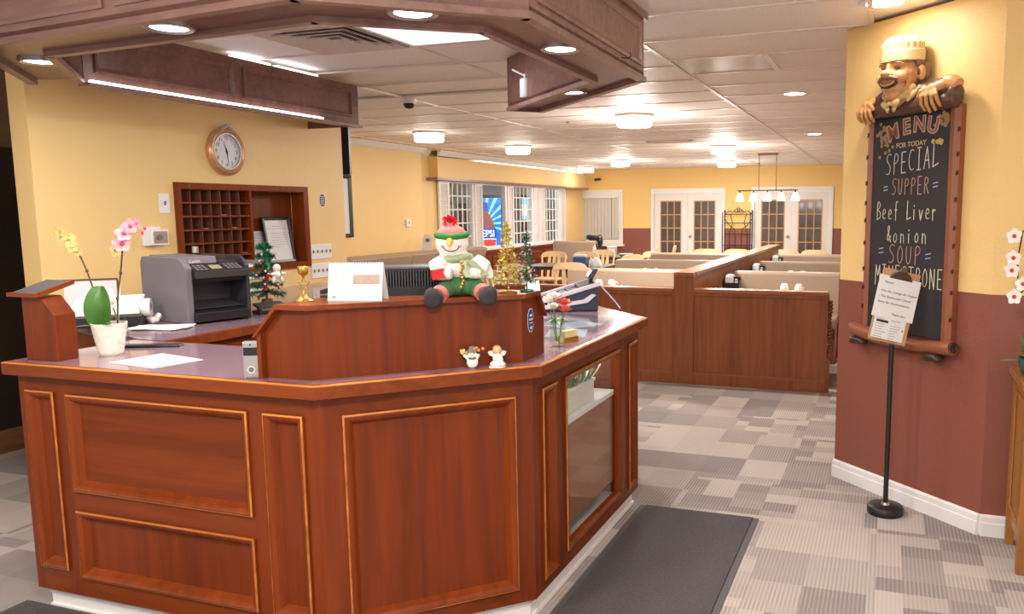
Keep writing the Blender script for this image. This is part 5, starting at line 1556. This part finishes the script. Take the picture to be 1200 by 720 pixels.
f2 = thing('angel_figurine', 'tiny ceramic angel figurine with blond hair kneeling on the worktop', 'figurine', (-1.297, 2.546, T), math.radians(28))
blob('gown', [('e',(0,0,.012),(.028,.022,.012)), ('e',(0,.002,.030),(.017,.015,.024)), ('e',(.012,-.008,.012),(.018,.018,.010)), ('c',[(-.012,-.004,.042),(-.012,-.016,.030),(0,-.018,.034)],[.006,.006,.005]), ('c',[(.012,-.004,.042),(.016,-.016,.028),(.004,-.018,.034)],[.006,.006,.005])], M['china'], f2, voxel=.003)
MB().ell((0,-.004,.062), (.0135,.0125,.0135), 14, 10).build('head', plain('skin_glaze', srgb(232,190,160), .4), f2, True)
blob('hair', [('e',(-.001,.002,.067),(.0155,.0135,.012)), ('e',(-.011,.004,.060),(.006,.009,.011)), ('e',(.011,.004,.060),(.006,.009,.011)), ('e',(0,.008,.060),(.012,.007,.013))], plain('blond_glaze', srgb(214,170,86), .4), f2, voxel=.003)
for sx in (-1,1):
    m = MB(); petal(m, (sx*.008,.012,.042), (sx*.9,.35,.35), (0,-1,.3), .026, .010, .1); m.build('wing', M['petal_white'], f2, True)
    MB().ell((sx*.005,-.0155,.063), .0016, 6, 5).build('eye', M['ink'], f2)
MB().lathe([(.031,0),(.029,.004)], 18, sy=.8).build('base', M['china'], f2, True)

# vase of roses, card holder, glass top, papers
vz = thing('rose_vase', 'clear glass vase with white and coral roses beside the ledge end', 'vase', (-1.262, 3.02, T))
MB().lathe([(.030,0),(.034,.004),(.030,.05),(.034,.12),(.031,.12),(.027,.05),(.028,.01)], 18, capt=False).build('glass', M['glass'], vz, True)
def rose(parent, c, r_, mt):
    m = MB(); c = Vector(c)
    for k in range(14):
        a = k*2.4; rr = r_*(.15+.85*k/14)
        d = Vector((math.cos(a)*(.2+k/14), math.sin(a)*(.2+k/14), 1-.75*k/14))
        petal(m, c+Vector((math.cos(a),math.sin(a),0))*rr*.25, d, (-math.cos(a),-math.sin(a),.5), r_*(.8+.3*k/14), r_*.5, .25, 3)
    m.build('rose', mt, parent, True)
M['coral'] = plain('coral_petal', srgb(224,110,90), .6, var=.15)
for (c, mt) in (((-.012,-.012,.155), M['petal_white']), ((-.02,.012,.195), M['petal_white']), ((.03,.0,.145), M['coral']), ((-.035,.0,.18), M['petal_white']), ((.02,.02,.17), M['coral'])):
    rose(vz, c, .032, mt)
    MB().tube([(c[0]*.2, c[1]*.2, .02), (c[0], c[1], c[2])], .002, 5).build('stem', M['stem_green'], vz)
for k in range(6):
    m = MB(); a = k*1.05; petal(m, (.01*math.cos(a), .01*math.sin(a), .12), (math.cos(a), math.sin(a), -.2), (0,0,1), .05, .012, -.2); m.build('leaf', M['leaf'], vz, True)
chd = thing('card_holder', 'small gold card holder on the worktop behind the rose vase', 'card holder', (-1.262, 3.135, T), math.radians(70))
m = MB(); m.box(-.045, .045, -.018, .018, 0, .004); m.box(-.045, .045, -.018, -.015, .004, .022); m.box(-.045, .045, .012, .018, .004, .03); m.build('holder', M['gold'], chd)
MB().box(-.042, .042, -.012, .008, .004, .05).build('cards', plain('cream_cards', srgb(226,206,150), .6), chd)
gt = MB().box(-.20, .20, -.42, .42, 0, .005).build('glass_plate', glass('worktop_glass', .03))
tag(gt, 'clear glass plate lying on the right end of the worktop', 'glass plate', None, (-1.44, 3.56, T+.0012))
M['brochure'] = plain('grey_blue_brochure', srgb(160,164,172), .5, var=.25, nscale=14)
for (x, y, a, l) in ((-1.36, 3.36, .3, 'pale brochure under the glass plate, nearest the roses'), (-1.42, 3.62, -.5, 'pale brochure under the glass plate, nearest the desk end')):
    tag(MB().box(-.09, .09, -.12, .12, 0, .0006).build('brochure', M['brochure']), l, 'paper', 'brochures under the glass plate', (x, y, T+.0004), a)

# card terminal / phone
M['navy'] = plain('navy_plastic', srgb(44,44,66), .35)
M['silver'] = plain('silver_plastic', srgb(196,190,196), .3)
tl = thing('desk_terminal', 'navy and silver desk terminal with raised display at the desk end', 'terminal', (-1.70, 4.22, T), math.radians(-62))
sd = [(-.13,.0),(.10,.0),(.13,.015),(.10,.03),(.02,.05),(.09,.10),(.13,.13),(.12,.145),(-.13,.045)]
MB().ext([(-.115, y, z) for y, z in [(-.14,0),(.13,0),(.13,.125),(-.14,.045)]], (.23,0,0)).build('body', M['navy'], tl, bevel=.008)
for x in (-.125, .115):
    MB().ext([(x,-.15,.035), (x,.14,.118), (x,.14,.138), (x,-.15,.055)], (.012,0,0)).build('silver_band', M['silver'], tl, bevel=.003)
    MB().ext([(x,-.15,.008), (x,.08,.04), (x,.12,.075), (x,.10,.08), (x,.06,.055), (x,-.15,.026)], (.012,0,0)).build('silver_band', M['silver'], tl, bevel=.003)
dz = .08/.27
kp = lambda x, y: (x, y, .045+(y+.14)*dz+.001)
for i in range(5):
    for j in range(4):
        x = -.085+.034*i; y = -.11+.035*j
        MB().ext([kp(x,y), kp(x+.024,y), kp(x+.024,y+.022), kp(x,y+.022)], (0,-.002,.006)).build('key', M['darkgrey'], tl, bevel=.001)
MB().ext([kp(-.10,.045), kp(.10,.045), kp(.10,.12), kp(-.10,.12)], (0,-.003,.010)).build('lid_panel', M['darkgrey'], tl, bevel=.002)
MB().tube([(.06,.10,.12),(.07,.105,.155)], .009, 8).build('display_neck', M['navy'], tl, True)
dsp = MB().ext([(.02,.085,.150), (.13,.085,.150), (.13,.11,.195), (.02,.11,.195)], (0,.02,0)).build('display', M['navy'], tl, bevel=.003)
MB().ext([(.03,.0845,.157), (.12,.0845,.157), (.12,.105,.189), (.03,.105,.189)], (0,-.002,0)).build('screen', plain('grey_lcd', srgb(96,104,100), .2), dsp)
m = MB()
for k in range(6): m.box(-.022+.008*k, -.0165+.008*k, -.1415, -.1402, .014, .021)
m.build('worn_print', M['petal_white'], tl)
tl.scale = (1.2, 1.2, 1.2)
tag(MB().tube([(0,0,0),(.05,-.02,.0),(.16,-.07,-.09),(.20,-.11,-.12)], .006, 6).build('terminal_cable', M['grey_plastic'], None, True), 'grey cable running from the terminal down to the worktop', 'cable', None, (-1.585, 4.33, T+.128))
tag(MB().ext([(-.05,0,0),(.05,0,0),(.04,.05,.14),(-.04,.05,.14)], (0,.004,0)).build('card_stand', M['paper']), 'small white card standing behind the desk terminal', 'card', None, (-1.96, 4.33, T+.0), math.radians(30))

# planter in the display case
pn = thing('planter_box', 'white rectangular planter with pale green leaves in the display case', 'planter', (-1.315, 3.255, .685))
m = MB(); m.prism([(-.055,-.19),(.055,-.19),(.055,.19),(-.055,.19)], 0, .10); m.build('box', plain('white_planter', srgb(226,220,212), .4), pn, bevel=.006)
m = MB(); m.box(-.06, .06, -.195, .195, .088, .102); m.build('rim', M['china'], pn)
M['sage'] = plain('pale_green_leaf', srgb(122,146,100), .5, var=.4, nscale=40)
M['sage2'] = plain('cream_edged_leaf', srgb(196,204,160), .5, var=.2, nscale=40)
for k in range(130):
    x = random.uniform(-.045,.045); y = random.uniform(-.175,.175); a = random.random()*2*PI; u_ = random.uniform(.5,1.4)
    m = MB(); petal(m, (x,y,.095), (math.cos(a)*.6, math.sin(a)*.6, u_), (math.cos(a),math.sin(a),.2), random.uniform(.06,.125), .011, -.25, 4)
    m.build('leaf', M['sage'] if k%3 else M['sage2'], pn, True)
# ================================================================== MENU BOARD
WF = Frame(RW[0], RW[1])       # u along the wall, n out into the room
M['slate_board'] = plain('black_slate', srgb(44,40,42), .6, var=.25, nscale=5)
M['leather'] = plain('antique_brown_resin', srgb(142,82,54), .45, var=.15, nscale=10)
M['resin_dark'] = plain('dark_brown_resin', srgb(62,42,36), .4, var=.25, nscale=14)
M['chalk'] = plain('white_chalk', srgb(214,206,200), .9, var=.2, nscale=300)
M['chalk_cream'] = plain('cream_chalk', srgb(216,208,176), .9, var=.2, nscale=300)
M['chalk_pink'] = plain('peach_chalk', srgb(206,160,140), .9, var=.2, nscale=300)
M['chalk_blue'] = plain('pale_blue_chalk', srgb(176,190,220), .9, var=.2, nscale=300)
mbd = thing('menu_board', 'black chalk menu board with brown scroll frame on the maroon and yellow wall', 'menu board')
B0, B1, BZ0, BZ1 = .225, .795, .915, 2.045
m = MB(); WF.box(m, B0+.02, B1-.02, BZ0, BZ1, .004, .032); m.build('slate', M['slate_board'], mbd)
for (a, c, nm) in ((B0-.004, B0+.030, 'l'), (B1-.052, B1+.004, 'r')):
    m = MB(); m.ext([WF(a, BZ0-.01, .003), WF(c, BZ0-.01, .003), WF(c, BZ0-.01, .036), WF((a+c)/2, BZ0-.01, .048), WF(a, BZ0-.01, .040)], (0,0,BZ1-BZ0-.0)); m.build('side_frame', M['leather'], mbd)
    for k in range(9):
        z = BZ0+.1+k*.115+random.uniform(-.02,.02); u = a if nm == 'l' else c-.004
        mm = MB().ext([WF(u-.006, z-.012, .038), WF(u+.012, z-.002, .046), WF(u+.008, z+.012, .046), WF(u-.006, z+.008, .038)], WF.n*.006); mm.build('nick', M['resin_dark'], mbd)
# bottom scroll: a roll of the sheet curling forward, right end lower
pts = []
for k in range(15):
    t = k/14; u = .165+.665*t
    pts.append(WF(u, .905-.028*math.sin(t*PI)-.02*t, .055))
MB().tube(pts, [.034+.004*math.sin(k*.5) for k in range(15)], 14).build('bottom_roll', M['leather'], mbd, True)
for (u, z) in ((.168, .905), (.832, .885)):
    sp = [WF(u+ (0.0), z+.03*math.sin(t*.55)*(1-t/22), .055+.03*math.cos(t*.55)*(1-t/22)) for t in range(20)]
    MB().tube(sp, .006, 6).build('scroll_end', M['resin_dark'], mbd, True)
for (u, z) in ((.215, .84), (.715, .825)):
    blob('scroll_foot', [('e', WF(u, z+.01, .05), (.055,.05,.016)), ('e', WF(u+.03, z-.005, .06), (.035,.03,.014)), ('e', WF(u-.02, z-.012, .06), (.04,.035,.010))], M['resin_dark'], mbd, voxel=.008)
# printed heading
M['menu_brown'] = plain('menu_brown_print', srgb(150,84,66), .6)
M['menu_cream'] = plain('menu_cream_print', srgb(196,170,140), .6)
for i, ch in enumerate('MENU'):
    u = (.392, .475, .553, .632)[i]; z = (1.905, 1.925, 1.930, 1.918)[i]; r_ = (.22, .10, -.04, -.16)[i]
    text_part('heading_letter', ch, .105, M['menu_cream'], WF, u, z, .0335, mbd, rot=r_, bold=.006, sx=.95)
    text_part('heading_letter', ch, .105, M['menu_brown'], WF, u, z, .0342, mbd, rot=r_, bold=.001, sx=.95)
text_part('lettering', 'FOR TODAY', .034, M['menu_cream'], WF, .505, 1.860, .0335, mbd, rot=.03, bold=.0006)
M['grape'] = plain('tan_grape_print', srgb(150,120,80), .6, var=.3, nscale=50)
M['lemon'] = plain('yellow_fruit_print', srgb(200,166,70), .6)
for (cu, cz, k_, mt) in ((.315, 1.935, 22, 'grape'), (.70, 1.965, 24, 'grape'), (.345, 1.865, 8, 'grape'), (.665, 1.875, 10, 'lemon')):
    m = MB()
    for q in range(k_):
        uu, zz = cu+random.gauss(0,.022), cz+random.gauss(0,.020 if mt == 'grape' else .008); rr = .010
        m.add([WF(uu+rr*math.cos(t*PI/4), zz+rr*math.sin(t*PI/4), .0330+.0001*(q%5)) for t in range(8)], [tuple(range(8))])
    m.build('painted_fruit', M[mt], mbd)
# chalk handwriting: single-stroke letters
SF = {
 'S': [[(.62,.92),(.4,1),(.15,.9),(.1,.72),(.3,.55),(.52,.42),(.55,.2),(.35,.02),(.05,.08)]],
 'P': [[(.12,0),(.12,1),(.5,.95),(.6,.75),(.45,.55),(.12,.5)]],
 'E': [[(.6,1),(.12,1),(.12,0),(.6,0)],[(.12,.52),(.5,.52)]],
 'C': [[(.62,.9),(.35,1),(.1,.75),(.08,.35),(.3,.02),(.62,.08)]],
 'I': [[(.1,1),(.55,1)],[(.33,1),(.33,0)],[(.1,0),(.58,0)]],
 'A': [[(.02,0),(.32,1),(.62,0)],[(.12,.38),(.55,.38)]],
 'L': [[(.15,1),(.12,0),(.68,.12)]],
 'U': [[(.08,1),(.1,.25),(.3,0),(.52,.2),(.56,1)]],
 'R': [[(.12,0),(.12,1),(.5,.95),(.58,.75),(.4,.55),(.12,.5)],[(.3,.52),(.64,0)]],
 'B': [[(.12,0),(.12,1),(.5,.95),(.55,.72),(.14,.54),(.6,.42),(.62,.12),(.12,0)]],
 'e': [[(.08,.3),(.5,.33),(.42,.55),(.2,.56),(.06,.3),(.15,.04),(.5,.08)]],
 'f': [[(.5,.92),(.35,1),(.24,.85),(.24,-.05)],[(.06,.52),(.45,.52)]],
 'i': [[(.2,.55),(.2,0)],[(.2,.72),(.21,.78)]],
 'v': [[(.05,.55),(.25,0),(.48,.55)]],
 'r': [[(.1,.55),(.12,0)],[(.12,.38),(.28,.55),(.45,.5)]],
 '&': [[(.6,.0),(.15,.75),(.3,.98),(.45,.78),(.1,.3),(.25,.02),(.6,.35)]],
 'o': [[(.28,.56),(.08,.36),(.12,.08),(.34,.02),(.5,.26),(.42,.5),(.28,.56)]],
 'n': [[(.1,.55),(.1,0)],[(.1,.4),(.3,.56),(.46,.42),(.48,0)]],
 'O': [[(.32,1),(.08,.7),(.1,.2),(.35,0),(.6,.3),(.55,.8),(.32,1)]],
 'M': [[(.02,-.1),(.1,1),(.35,.4),(.6,1),(.66,0)]],
 'N': [[(.08,0),(.08,1),(.58,0),(.58,1)]],
 'T': [[(.02,1),(.66,1)],[(.34,1),(.34,0)]],
 '=': [[(0,.62),(.6,.70)],[(0,.32),(.6,.40)]],
 ' ': []}
def smooth(pl, n=3):
    if len(pl) < 4: return pl
    for _ in range(2):
        q = [pl[0]]
        for a, b in zip(pl, pl[1:]):
            q += [(a[0]*.75+b[0]*.25, a[1]*.75+b[1]*.25), (a[0]*.25+b[0]*.75, a[1]*.25+b[1]*.75)]
        q.append(pl[-1]); pl = q
    return pl
CURVY = set('SPCURBefov&nOr')
def chalk(s, u, z, h, adv, mat, slope=0, wdt=.0042, nn=.0332):
    x = u
    for ch in s:
        m = MB()
        zz = z + slope*(x-u)
        jz = random.uniform(-.02,.02)*h; sc_ = random.uniform(.95,1.06)
        for pl in SF[ch]:
            pl = smooth(pl) if ch in CURVY else pl
            P_ = [(x+a*adv*1.12, zz+jz+b*h*sc_+slope*a*adv) for a, b in pl]
            for a, b in zip(P_, P_[1:]):
                d = Vector((b[0]-a[0], b[1]-a[1])); 
                if d.length < 1e-6: continue
                d.normalize(); s_ = Vector((-d.y, d.x))*wdt*.5; e_ = d*wdt*.3
                m.add([WF(a[0]-s_.x-e_.x, a[1]-s_.y-e_.y, nn), WF(b[0]-s_.x+e_.x, b[1]-s_.y+e_.y, nn), WF(b[0]+s_.x+e_.x, b[1]+s_.y+e_.y, nn), WF(a[0]+s_.x-e_.x, a[1]+s_.y-e_.y, nn)], [(0,1,2,3)])
        if m.v: m.build('chalk_letter', mat, mbd)
        x += adv
chalk('SPECIAL', .345, 1.722, .105, .049, M['chalk'], .10, .005)
chalk('SUPPER', .390, 1.620, .082, .041, M['chalk_pink'], .02)
chalk('=', .335, 1.625, .06, .04, M['chalk_blue']); chalk('=', .652, 1.635, .06, .04, M['chalk_blue'])
chalk('Beef Liver', .292, 1.495, .095, .040, M['chalk_cream'], .0, .005)
chalk('&onion', .365, 1.378, .088, .046, M['chalk_cream'], .0, .005)
chalk('SOUP', .385, 1.268, .096, .056, M['chalk_pink'], .0)
chalk('=', .318, 1.295, .07, .045, M['chalk_blue']); chalk('=', .625, 1.280, .07, .045, M['chalk_blue'])
chalk('MINESTRONE', .298, 1.165, .095, .0445, M['chalk_cream'], -.02, .0045)

# chef figure leaning over the board (one carved piece: continuous body, head dressed with parts)
chf = thing('chef_sculpture', 'carved laughing chef with cream hat leaning over the menu board', 'sculpture', tuple(WF.n*.02))
M['skin'] = plain('carved_skin', srgb(206,150,96), .45, var=.15, nscale=14)
M['hat'] = plain('carved_cream_hat', srgb(222,190,136), .5, var=.1, nscale=14)
M['coat'] = plain('carved_dark_coat', srgb(92,62,50), .4, var=.25, nscale=14)
M['collar'] = plain('carved_tan_collar', srgb(206,168,112), .5, var=.12)
M['hair'] = plain('carved_grey_hair', srgb(132,100,84), .5, var=.2, nscale=40)
def E(u, z, n_, ru, rz_, rn, roll=0):
    """ellipsoid in wall axes"""
    B = Matrix(((WF.u.x, 0, WF.n.x), (WF.u.y, 0, WF.n.y), (0, 1, 0)))
    c, s = math.cos(roll), math.sin(roll)
    Rr = Matrix(((c, -s, 0), (s, c, 0), (0, 0, 1)))
    D = Matrix(((ru,0,0),(0,rz_,0),(0,0,rn)))
    return ('e', WF(u, z, n_), 1.0, (B @ Rr @ D).to_4x4())
def Cc(pts, rr): return ('c', [WF(*p) for p in pts], rr)
# head + hands + wrists as the skin, coat as clothing
K = .48
head = [E(K,2.212,.075,.100,.100,.080), E(K,2.148,.092,.078,.062,.066), E(K,2.102,.120,.042,.030,.034), E(K,2.228,.152,.014,.036,.020), E(K,2.204,.178,.026,.021,.026),
        E(K-.022,2.200,.164,.015,.014,.018), E(K+.022,2.200,.164,.015,.014,.018), E(K-.054,2.186,.136,.036,.034,.030), E(K+.054,2.186,.136,.036,.034,.030),
        E(K-.040,2.250,.134,.036,.012,.022,.12), E(K+.040,2.250,.134,.036,.012,.022,-.12), E(K,2.132,.152,.040,.011,.014), E(K,2.080,.065,.062,.050,.048),
        E(K-.110,2.205,.055,.016,.036,.022), E(K+.110,2.205,.055,.018,.038,.024), E(K+.114,2.180,.058,.011,.014,.014), E(K,2.262,.12,.07,.02,.035)]
blob('head', head, M['skin'], chf, voxel=.005, smooth_it=2)
def carved_hand(u, z, dirs, wrist):
    ps = [E(u, z, .085, .036, .030, .022)]
    ps.append(Cc([wrist, (u, z, .085)], [.026, .024]))
    for k, (du, L) in enumerate(dirs):
        b = (u+du*.6, z-.008, .095)
        ps.append(Cc([b, (u+du, z-.03, .108), (u+du*1.1, z-.030-L*.5, .100), (u+du*1.05, z-.028-L, .072)], [.0120, .0110, .0098, .0080]))
    return ps
hl = carved_hand(.270, 2.078, ((-.040,.050), (-.013,.062), (.014,.064), (.040,.054)), (.315, 2.105, .06))
hl.append(Cc([(.285,2.085,.09),(.318,2.075,.105),(.335,2.05,.098)], [.013,.011,.009]))
blob('hand', hl, M['skin'], chf, voxel=.004, smooth_it=2)
hr = carved_hand(.685, 2.110, ((-.044,.066), (-.015,.078), (.015,.072), (.042,.056)), (.755, 2.135, .06))
hr.append(Cc([(.665,2.115,.09),(.632,2.105,.105),(.612,2.075,.10)], [.014,.012,.009]))
blob('hand', hr, M['skin'], chf, voxel=.004, smooth_it=2)
blob('coat', [Cc([(.225,2.045,.045),(.35,2.050,.055),(.50,2.050,.06),(.66,2.055,.055),(.795,2.055,.045)], [.034,.040,.042,.042,.040]),
              E(.60,2.105,.045,.075,.050,.045,-.2), E(.70,2.115,.04,.085,.050,.045,-.12), E(.785,2.085,.045,.035,.045,.045), E(.36,2.100,.045,.075,.048,.045,.2), E(.27,2.085,.04,.055,.040,.042,.2)], M['coat'], chf, voxel=.006)
blob('sleeve_cuff', [Cc([(.735,2.142,.055),(.775,2.132,.052),(.805,2.112,.048)], [.034,.038,.036])], M['skin'], chf, voxel=.006)
blob('collar', [Cc([(K+.085,2.150,.070),(K+.065,2.108,.105),(K+.028,2.080,.125)], [.016,.020,.014]), Cc([(K-.085,2.150,.070),(K-.065,2.108,.105),(K-.028,2.080,.125)], [.016,.020,.014]),
                Cc([(K+.125,2.140,.07),(K+.10,2.100,.09),(K+.07,2.07,.105)], [.011,.013,.010])], M['collar'], chf, voxel=.005)
blob('bow_tie', [E(K+.034,2.066,.140,.028,.020,.014,.25), E(K-.034,2.062,.140,.028,.020,.014,-.25), E(K,2.064,.146,.012,.013,.012), E(K-.022,2.040,.135,.014,.022,.008,.3), E(K+.022,2.040,.135,.014,.022,.008,-.3)], M['hat'], chf, voxel=.0045)
m = MB()
for (a, c) in ((K+.034,2.066), (K-.034,2.062), (K-.024,2.036), (K+.024,2.036)):
    for q in range(4): m.ell(WF(a+random.gauss(0,.009), c+random.gauss(0,.006), .150), .0030, 6, 5)
m.build('bow_dots', M['leather'], chf, True)
# toque: a smooth band round the brow and a pleated crown
band = []; NB = 16
for i in range(NB+1):
    t = PI*i/NB
    band.append((K+.108*math.cos(t), 2.290, .045+.112*math.sin(t)))
bm_ = MB(); nb_ = len(band)
vs_ = []
for (u, z, n_) in band:
    d = Vector((u-K, n_-.045)).normalized()
    for (dr, dz_) in ((0,-.030),(.012,-.026),(.014,.022),(.004,.028),(-.006,.026)):
        vs_.append(WF(u+d.x*dr, z+dz_, n_+d.y*dr))
bm_.add(vs_, [(i*5+j, i*5+j+1, (i+1)*5+j+1, (i+1)*5+j) for i in range(nb_-1) for j in range(4)])
bm_.build('hat_band', M['hat'], chf, True)
puffs = [E(K,2.335,.055,.098,.042,.092)]
for k in range(13):
    t = PI*k/12
    puffs.append(Cc([(K+.100*math.cos(t), 2.312, .05+.100*math.sin(t)), (K+.104*math.cos(t), 2.345, .05+.104*math.sin(t)), (K+.080*math.cos(t), 2.372, .05+.080*math.sin(t)), (K+.03*math.cos(t), 2.382, .05+.03*math.sin(t))], [.012,.0155,.015,.010]))
blob('hat_crown', puffs, M['hat'], chf, voxel=.0045, smooth_it=1)
m = MB()
for k in range(5):
    t = PI*(.25+.13*k); m.ell(WF(K+.112*math.cos(t), 2.356, .05+.112*math.sin(t)), .0035, 6, 5)
m.build('hat_pinholes', M['resin_dark'], chf, True)
hs = []
for sx in (-1, 1):
    for _ in range(9):
        hs.append(E(K+sx*(.098+random.uniform(-.012,.008)), 2.248+random.uniform(-.016,.018), .068+random.uniform(-.03,.02), .014, .012, .016, random.uniform(-.6,.6)))
    hs.append(E(K+sx*.108,2.215,.025,.022,.045,.025))
blob('hair', hs, M['hair'], chf, voxel=.005, smooth_it=1)
blob('moustache', [Cc([(K+.004,2.182,.186),(K+.030,2.186,.178),(K+.058,2.176,.160),(K+.076,2.160,.138)], [.006,.0095,.008,.004]), Cc([(K-.004,2.182,.186),(K-.030,2.186,.178),(K-.058,2.176,.160),(K-.076,2.160,.138)], [.006,.0095,.008,.004])], M['hair'], chf, voxel=.0035, smooth_it=2)
def wall_ell(name, mat, u, z, n_, ru, rz_, rn, roll=0):
    o = MB().ell((0,0,0), 1, 14, 10, M=E(u,z,n_,ru,rz_,rn,roll)[3]).build(name, mat, chf, True); o.location = WF(u, z, n_)
MB().tube([WF(K+.052*math.cos(PI+t*PI/12), 2.172+.030*math.sin(PI+t*PI/12), .152+.012*math.sin(t*PI/12)) for t in range(13)], [.004]+[.009]*11+[.004], 8).build('mouth', M['resin_dark'], chf, True)
MB().tube([WF(K+.042*math.cos(PI+t*PI/12), 2.170+.020*math.sin(PI+t*PI/12), .160+.012*math.sin(t*PI/12)) for t in range(13)], [.003]+[.0065]*11+[.003], 8).build('teeth', M['collar'], chf, True)
for sx in (-1, 1):
    wall_ell('eye', M['resin_dark'], K+sx*.040, 2.230, .146, .022, .0065, .008, -sx*.15)
    wall_ell('eyebrow', M['hair'], K+sx*.042, 2.256, .150, .032, .006, .010, -sx*.2)
    wall_ell('ear_hollow', M['resin_dark'], K+sx*.112, 2.207, .076, .008, .018, .006)
    MB().tube([WF(K+sx*.062, 2.205, .150), WF(K+sx*.078, 2.185, .138), WF(K+sx*.080, 2.155, .125), WF(K+sx*.066, 2.135, .125)], [.001,.003,.003,.001], 6).build('smile_crease', M['leather'], chf, True)

# ================================================================== CLIPBOARD ON A STAND
stn = thing('sign_stand', 'black pole sign stand with round weighted base before the menu board', 'stand', (.035, 4.235, .001))
MB().lathe([(.086,0),(.09,.006),(.09,.036),(.082,.044),(.02,.047)], 32).build('base', M['matte_black'], stn, True)
MB().lathe([(.0135,.047),(.0125,.06),(.0125,1.02)], 14).build('pole', M['matte_black'], stn, True)
MB().lathe([(.022,.047),(.018,.058)], 14).build('collar', M['steel'], stn, True)
cb = thing('clipboard', 'tilted brown clipboard with white notices on the black stand', 'clipboard', (.040, 4.212, 1.065))
cb.rotation_euler = (math.radians(-6), math.radians(13), CRZ)
MB().box(-.095, .095, .0, .004, -.175, .185).build('board', plain('hardboard_brown', srgb(186,140,98), .6, var=.1), cb, bevel=.0015)
MB().box(-.085, .075, -.003, -.001, -.162, .04).build('lower_notice', M['paper'], cb)
MB().box(-.105, .103, -.006, -.004, -.058, .150).build('upper_notice', M['paper'], cb)
MB().ext([(-.06,-.008,.140), (.06,-.008,.140), (.045,-.014,.165), (.02,-.022,.180), (.012,-.024,.200), (-.012,-.024,.200), (-.02,-.022,.180), (-.045,-.014,.165)], (0,.010,0)).build('clip', plain('dark_bronze_clip', srgb(96,78,66), .35, .7), cb, bevel=.002)
CF = Frame((-.105, -.0064), (.105, -.0064))
for (txt, z, al, u) in (('Please!', .112, 'LEFT', .028), ('- Into the Lounge for Supper', .068, 'LEFT', .010), ('- The Restaurant Closed', .040, 'LEFT', .012), ('Sorry for Inconvenience', .012, 'LEFT', .014), ('Thank you', -.040, 'RIGHT', .165)):
    text_part('lettering', txt, .0165, M['ink'], CF, u, z, .0004, cb, align=al, shear=.25, rot=0)
m = MB(); LFr = Frame((-.085, -.0032), (.075, -.0032))
for k in range(13):
    if k in (4,): continue
    z = .02-.0125*k-.07+.02
    LFr.box(m, .012, .012+random.uniform(.035,.055), z, z+.0022, .0001, .0004); LFr.box(m, .085, .085+random.uniform(.03,.055), z, z+.0022, .0001, .0004)
m.build('printed_lines', M['print'], cb)
m = MB(); LFr.box(m, .012, .072, -.082, -.070, .0001, .0005); LFr.box(m, .147, .153, -.11, -.102, .0001, .0005); m.build('black_bar', M['ink'], cb)

# ================================================================== WOODEN CABINET AND WHITE ORCHID AT THE RIGHT EDGE
M['oak'] = wood('golden_oak', srgb(126,78,36), srgb(176,118,62), 'z')
cbn = thing('oak_cabinet', 'golden oak cabinet at the right edge beside the maroon wall', 'cabinet', (.575, 3.665, 0))
MB().box(0, .5, .02, .36, .12, .80).build('body', M['oak'], cbn)
for (x, y) in ((-.012,-.005), (-.012,.33), (.48,-.005), (.48,.33)):
    MB().box(x, x+.035, y, y+.035, 0, .80).build('leg', M['oak'], cbn)
MB().box(-.03, .53, -.03, .37, .80, .832).build('top', M['oak'], cbn, bevel=.004)
f = Frame((0, .36), (0, .02))
m = MB(); f.loop(m, .035, .305, .18, .74, [(0,0),(0,.008),(.012,.010),(.02,.002)]); m.build('side_moulding', M['oak'], cbn)
wo_ = thing('white_orchid', 'white orchid with red centres in a teal pot at the right edge', 'plant', (.625, 3.86, .832))
MB().lathe([(.05,0),(.06,.01),(.075,.07),(.07,.075),(.065,.06)], 20, capt=False).build('pot', plain('teal_pot', srgb(50,96,84), .35), wo_, True)
MB().lathe([(.066,.062),(.0,.066)], 18, capb=False, capt=False).build('soil', M['stem'], wo_)
for (d, L, w_) in (((-.9,-.1,.10),.15,.022), ((-.35,-.6,.9),.13,.05), ((.7,-.2,.4),.17,.05), ((-.5,.2,1),.13,.045), ((-.6,-.5,.35),.12,.045)):
    m = MB(); petal(m, (0,0,.06), d, (0,0,1), L, w_, -.12); m.build('leaf', plain('blue_green_leaf', srgb(104,134,76), .4, var=.2), wo_, True)
MB().tube([(0,0,.06),(.03,0,.3),(.02,0,.55),(-.03,-.01,.66),(-.085,-.02,.62),(-.10,-.025,.50),(-.095,-.025,.42)], .0035, 6).build('stem', M['stem'], wo_, True)
MB().tube([(.01,0,.06),(.05,0,.2),(.02,-.01,.36),(-.06,-.02,.38),(-.12,-.03,.31)], .0035, 6).build('stem', M['stem'], wo_, True)
for c in ((-.118,-.04,.60), (-.117,-.045,.509), (-.12,-.04,.455), (-.075,-.045,.397), (-.105,-.04,.342), (.0,-.04,.66), (.04,-.05,.45)):
    blossom(wo_, c, (-.6,-1,random.uniform(-.1,.4)), .034, M['petal_white'], M['petal_red'])
